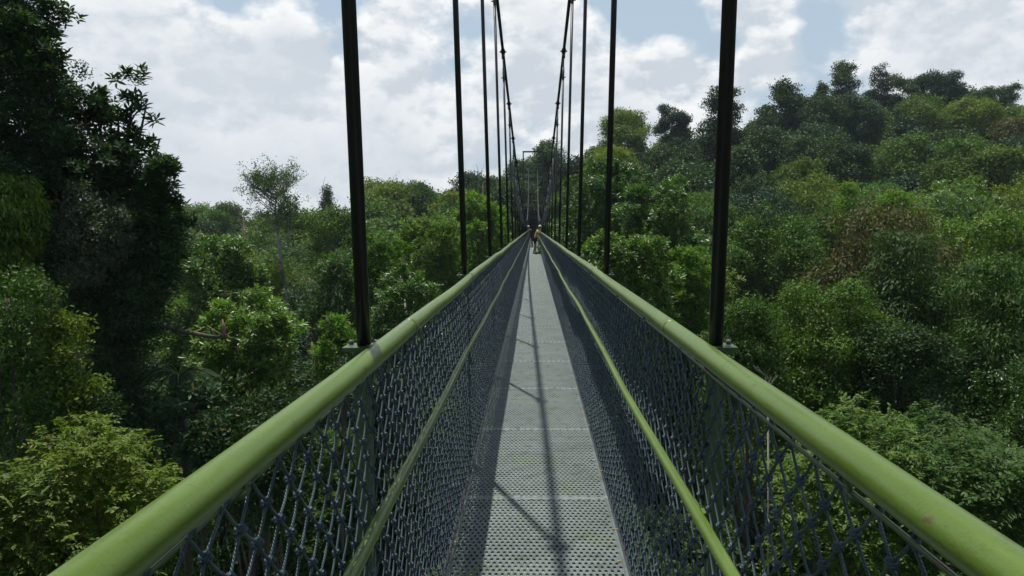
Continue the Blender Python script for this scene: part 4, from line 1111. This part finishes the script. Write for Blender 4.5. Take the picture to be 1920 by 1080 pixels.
def person(label, loc, rz, J, shirt, cap):
    """J holds the pose: pelvis, chest, neck, head and both limbs, facing local +Y, in metres"""
    root = empty('person', loc, rz); tag(root, label, 'person')
    V = {k: Vector(v) for k, v in J.items()}
    nd = {'pel': (V['pel'], (.115, .09)), 'waist': (V['pel'].lerp(V['chest'], .45), (.10, .08)), 'chest': (V['chest'], (.13, .09)),
          'neckb': (V['chest'].lerp(V['neck'], .7), (.065, .06)), 'neck': (V['neck'], .048)}
    ed = [('pel', 'waist'), ('waist', 'chest'), ('chest', 'neckb'), ('neckb', 'neck')]
    for s in 'LR':
        nd.update({'hip' + s: (V['hip' + s], .082), 'kn' + s: (V['kn' + s], .055), 'cf' + s: (V['kn' + s].lerp(V['an' + s], .3), .056), 'an' + s: (V['an' + s], .036),
                   'heel' + s: (V['an' + s] + Vector((0, -.01, -.055)), .032), 'toe' + s: (V['an' + s] + Vector((0, .15, -.062)), .028),
                   'sh' + s: (V['sh' + s], .055), 'el' + s: (V['el' + s], .040), 'wr' + s: (V['wr' + s], .027)})
        ed += [('pel', 'hip' + s), ('hip' + s, 'kn' + s), ('kn' + s, 'cf' + s), ('cf' + s, 'an' + s), ('an' + s, 'heel' + s), ('heel' + s, 'toe' + s),
               ('chest', 'sh' + s), ('sh' + s, 'el' + s), ('el' + s, 'wr' + s)]
        d = (V['wr' + s] - V['el' + s]).normalized(); up = Vector((0, 0, 1)); sd_ = d.cross(up).normalized(); sg = 1 if s == 'R' else -1
        palm_ = V['wr' + s] + d * .05; nd['pa' + s] = (palm_, (.036, .016)); ed.append(('wr' + s, 'pa' + s))
        for i in range(4):
            k0 = palm_ + d * .04 + sd_ * (i - 1.5) * .02; ln = (.062, .072, .068, .052)[i]
            k1 = k0 + d * ln * .55 + Vector((0, 0, -.004)); k2 = k0 + d * ln * .85 + Vector((0, 0, -.028))
            for nme, pp, rr in (('f%da' % i, k0, .0095), ('f%db' % i, k1, .0085), ('f%dc' % i, k2, .0075)): nd[nme + s] = (pp, rr)
            ed += [('pa' + s, 'f%da' % i + s), ('f%da' % i + s, 'f%db' % i + s), ('f%db' % i + s, 'f%dc' % i + s)]
        t0 = V['wr' + s] + d * .03 - sd_ * sg * .03; nd['t0' + s] = (t0, .011); nd['t1' + s] = (t0 + d * .04 - sd_ * sg * .02 + Vector((0, 0, -.01)), .0095)
        ed += [('pa' + s, 't0' + s), ('t0' + s, 't1' + s)]
    body = skin_obj('body', nd, ed, SKIN, root)
    h = V['head']; f = Vector(J['look']).normalized(); up = Vector((0, 0, 1)); up = (up - f * up.dot(f)).normalized(); sx_ = f.cross(up)
    def hp_(a, b, c): return h + sx_ * a + f * b + up * c
    mb = MB(); rows = 12; seg = 16; vs = []; fs = []
    for i in range(rows + 1):
        th = math.pi * i / rows; c = math.cos(th); w = math.sin(th)
        wd = .074 * w * (1 - .22 * max(0, -c)); dp = .094 * w * (1 - .12 * max(0, -c))
        for k in range(seg):
            ph = 2 * math.pi * k / seg; a = wd * math.cos(ph); b = dp * math.sin(ph) + .012
            if math.sin(ph) > .85 and -.25 < c < .05: b += .018          # nose
            if math.sin(ph) > .5 and .02 < c < .3: b -= .006             # eye sockets
            if math.sin(ph) > .8 and -.62 < c < -.4: b += .004           # lips
            vs.append(hp_(a, b, c * .118))
    for i in range(rows):
        for k in range(seg):
            fs.append((i * seg + k, i * seg + (k + 1) % seg, (i + 1) * seg + (k + 1) % seg, (i + 1) * seg + k))
    mb.add(vs, fs)
    for s in (-1, 1):
        e = hp_(s * .076, -.005, 0.0); mb.ball(e, .03, 8, 6, (.35, .6, 1))
    mb.build('head', SKIN, root)
    ey = MB()
    for s in (-1, 1): ey.ball(hp_(s * .03, .093, .016), .010, 8, 6)
    ey.build('eyes', HAIR, root)
    hr = MB(); vs = []; fs = []
    for i in range(8):
        th = math.pi * .56 * i / 7; c = math.cos(th); w = math.sin(th)
        for k in range(16):
            ph = 2 * math.pi * k / 16; cut = .03 if math.sin(ph) > .45 and i == 7 else 0
            vs.append(hp_(.083 * w * math.cos(ph), .102 * w * math.sin(ph) + .004, c * .128 + .006 + cut * 1.6))
    for i in range(7):
        for k in range(16): fs.append((i * 16 + k, i * 16 + (k + 1) % 16, (i + 1) * 16 + (k + 1) % 16, (i + 1) * 16 + k))
    hr.add(vs, fs); hr.build('hair', HAIR, root)
    if cap:
        cp = MB(); vs = []; fs = []
        for i in range(6):
            th = math.pi * .47 * i / 5; c = math.cos(th); w = math.sin(th)
            for k in range(16):
                ph = 2 * math.pi * k / 16; vs.append(hp_(.09 * w * math.cos(ph), .108 * w * math.sin(ph) + .006, c * .13 + .03))
        for i in range(5):
            for k in range(16): fs.append((i * 16 + k, i * 16 + (k + 1) % 16, (i + 1) * 16 + (k + 1) % 16, (i + 1) * 16 + k))
        cp.add(vs, fs)
        bv = [hp_(.085 * math.cos(a), .105 * math.sin(a) + .01 + ex * math.sin(a), .045 - ex * .12 - t_) for t_ in (0, .006) for ex in (0, .07) for a in np.linspace(.15 * math.pi, .85 * math.pi, 9)]
        bf = []
        for i in range(8):
            bf += [(i, i + 1, i + 10, i + 9), (18 + i, 27 + i, 28 + i, 19 + i), (9 + i, 10 + i, 28 + i, 27 + i)]
        cp.add(bv, bf); cp.build('cap', WHITE, root)
    sn = {'chest': (V['chest'], (.150, .112)), 'waist': (V['pel'].lerp(V['chest'], .45), (.135, .108)), 'hem': (V['pel'] + Vector((0, 0, -.02)), (.142, .115)), 'nk': (V['chest'].lerp(V['neck'], .62), (.085, .075))}
    se = [('chest', 'waist'), ('waist', 'hem'), ('chest', 'nk')]
    for s in 'LR':
        sn['sh' + s] = (V['sh' + s], .07); sn['sl' + s] = (V['sh' + s].lerp(V['el' + s], .65), .06); se += [('chest', 'sh' + s), ('sh' + s, 'sl' + s)]
    skin_obj('shirt', sn, se, shirt, root)
    tn = {'pel': (V['pel'] + Vector((0, 0, -.03)), (.138, .112))}; te = []
    for s in 'LR':
        tn['a' + s] = (V['hip' + s], .098); tn['b' + s] = (V['hip' + s].lerp(V['kn' + s], .75), .084); te += [('pel', 'a' + s), ('a' + s, 'b' + s)]
    skin_obj('shorts', tn, te, BLK, root)
    for s in 'LR':
        a = V['an' + s]
        skin_obj('shoe', {'a': (a + Vector((0, -.015, -.035)), .046), 'b': (a + Vector((0, .06, -.05)), (.045, .036)), 'c': (a + Vector((0, .17, -.060)), (.04, .027))}, [('a', 'b'), ('b', 'c')], SHOE, root)
    return root

def pose(reach, rail_z, spread=.17, drop=.0, hang=0.0):
    """standing, leaning forward with both forearms brought to a rail ahead"""
    J = {'pel': (0, .02, .90), 'chest': (0, .14, 1.26), 'neck': (0, .22, 1.44), 'head': (0, .29, 1.545), 'look': (0, 1, -.35),
         'hipL': (-.09, .01, .86), 'hipR': (.09, .02, .86), 'knL': (-.10, .03, .47), 'knR': (.10, .07, .48), 'anL': (-.11, -.06, .09), 'anR': (.11, .03, .09),
         'shL': (-.17, .17, 1.36), 'shR': (.17, .17, 1.36), 'elL': (-.22, .24, 1.12), 'elR': (.22, .25, 1.12)}
    J['wrL'] = (-spread, reach - .07, rail_z + .055); J['wrR'] = (spread, reach - .07, rail_z + .055)
    return J
yp = 43.6
J = pose(0.40, 1.285)
person('person in a yellow T-shirt, black shorts and white cap leaning on the right handrail', (0.03 + .04, yp, 0.0), R_(-90) , J, YEL, True)
yp = 58.0
J = pose(0.40, 1.285, .2); J['look'] = (.2, 1, -.3)
person('person in dark clothes leaning on the left handrail behind the yellow shirt', (-0.07, yp, 0.0), R_(90), J, NAVY, True)

#HAZE
hz = MB().box(-420, 420, -60, 420, -42, 70).build('haze', None)
tag(hz, 'thin pale haze over the forest', 'haze', kind='stuff')
hm, hnt, hout = mat_new('haze')
pv = N(hnt, 'VolumePrincipled'); pv.inputs['Color'].default_value = (.78, .88, 1.0, 1); pv.inputs['Density'].default_value = 0.00022; pv.inputs['Anisotropy'].default_value = 0.2
hnt.links.new(pv.outputs[0], hout.inputs['Volume'])
hz.data.materials.append(hm)

scene.cycles.max_bounces = 7; scene.cycles.diffuse_bounces = 3; scene.cycles.glossy_bounces = 2; scene.cycles.transmission_bounces = 4
scene.cycles.transparent_max_bounces = 8; scene.cycles.volume_bounces = 0
scene.cycles.use_denoising = True
scene.cycles.use_adaptive_sampling = True; scene.cycles.adaptive_threshold = 0.02
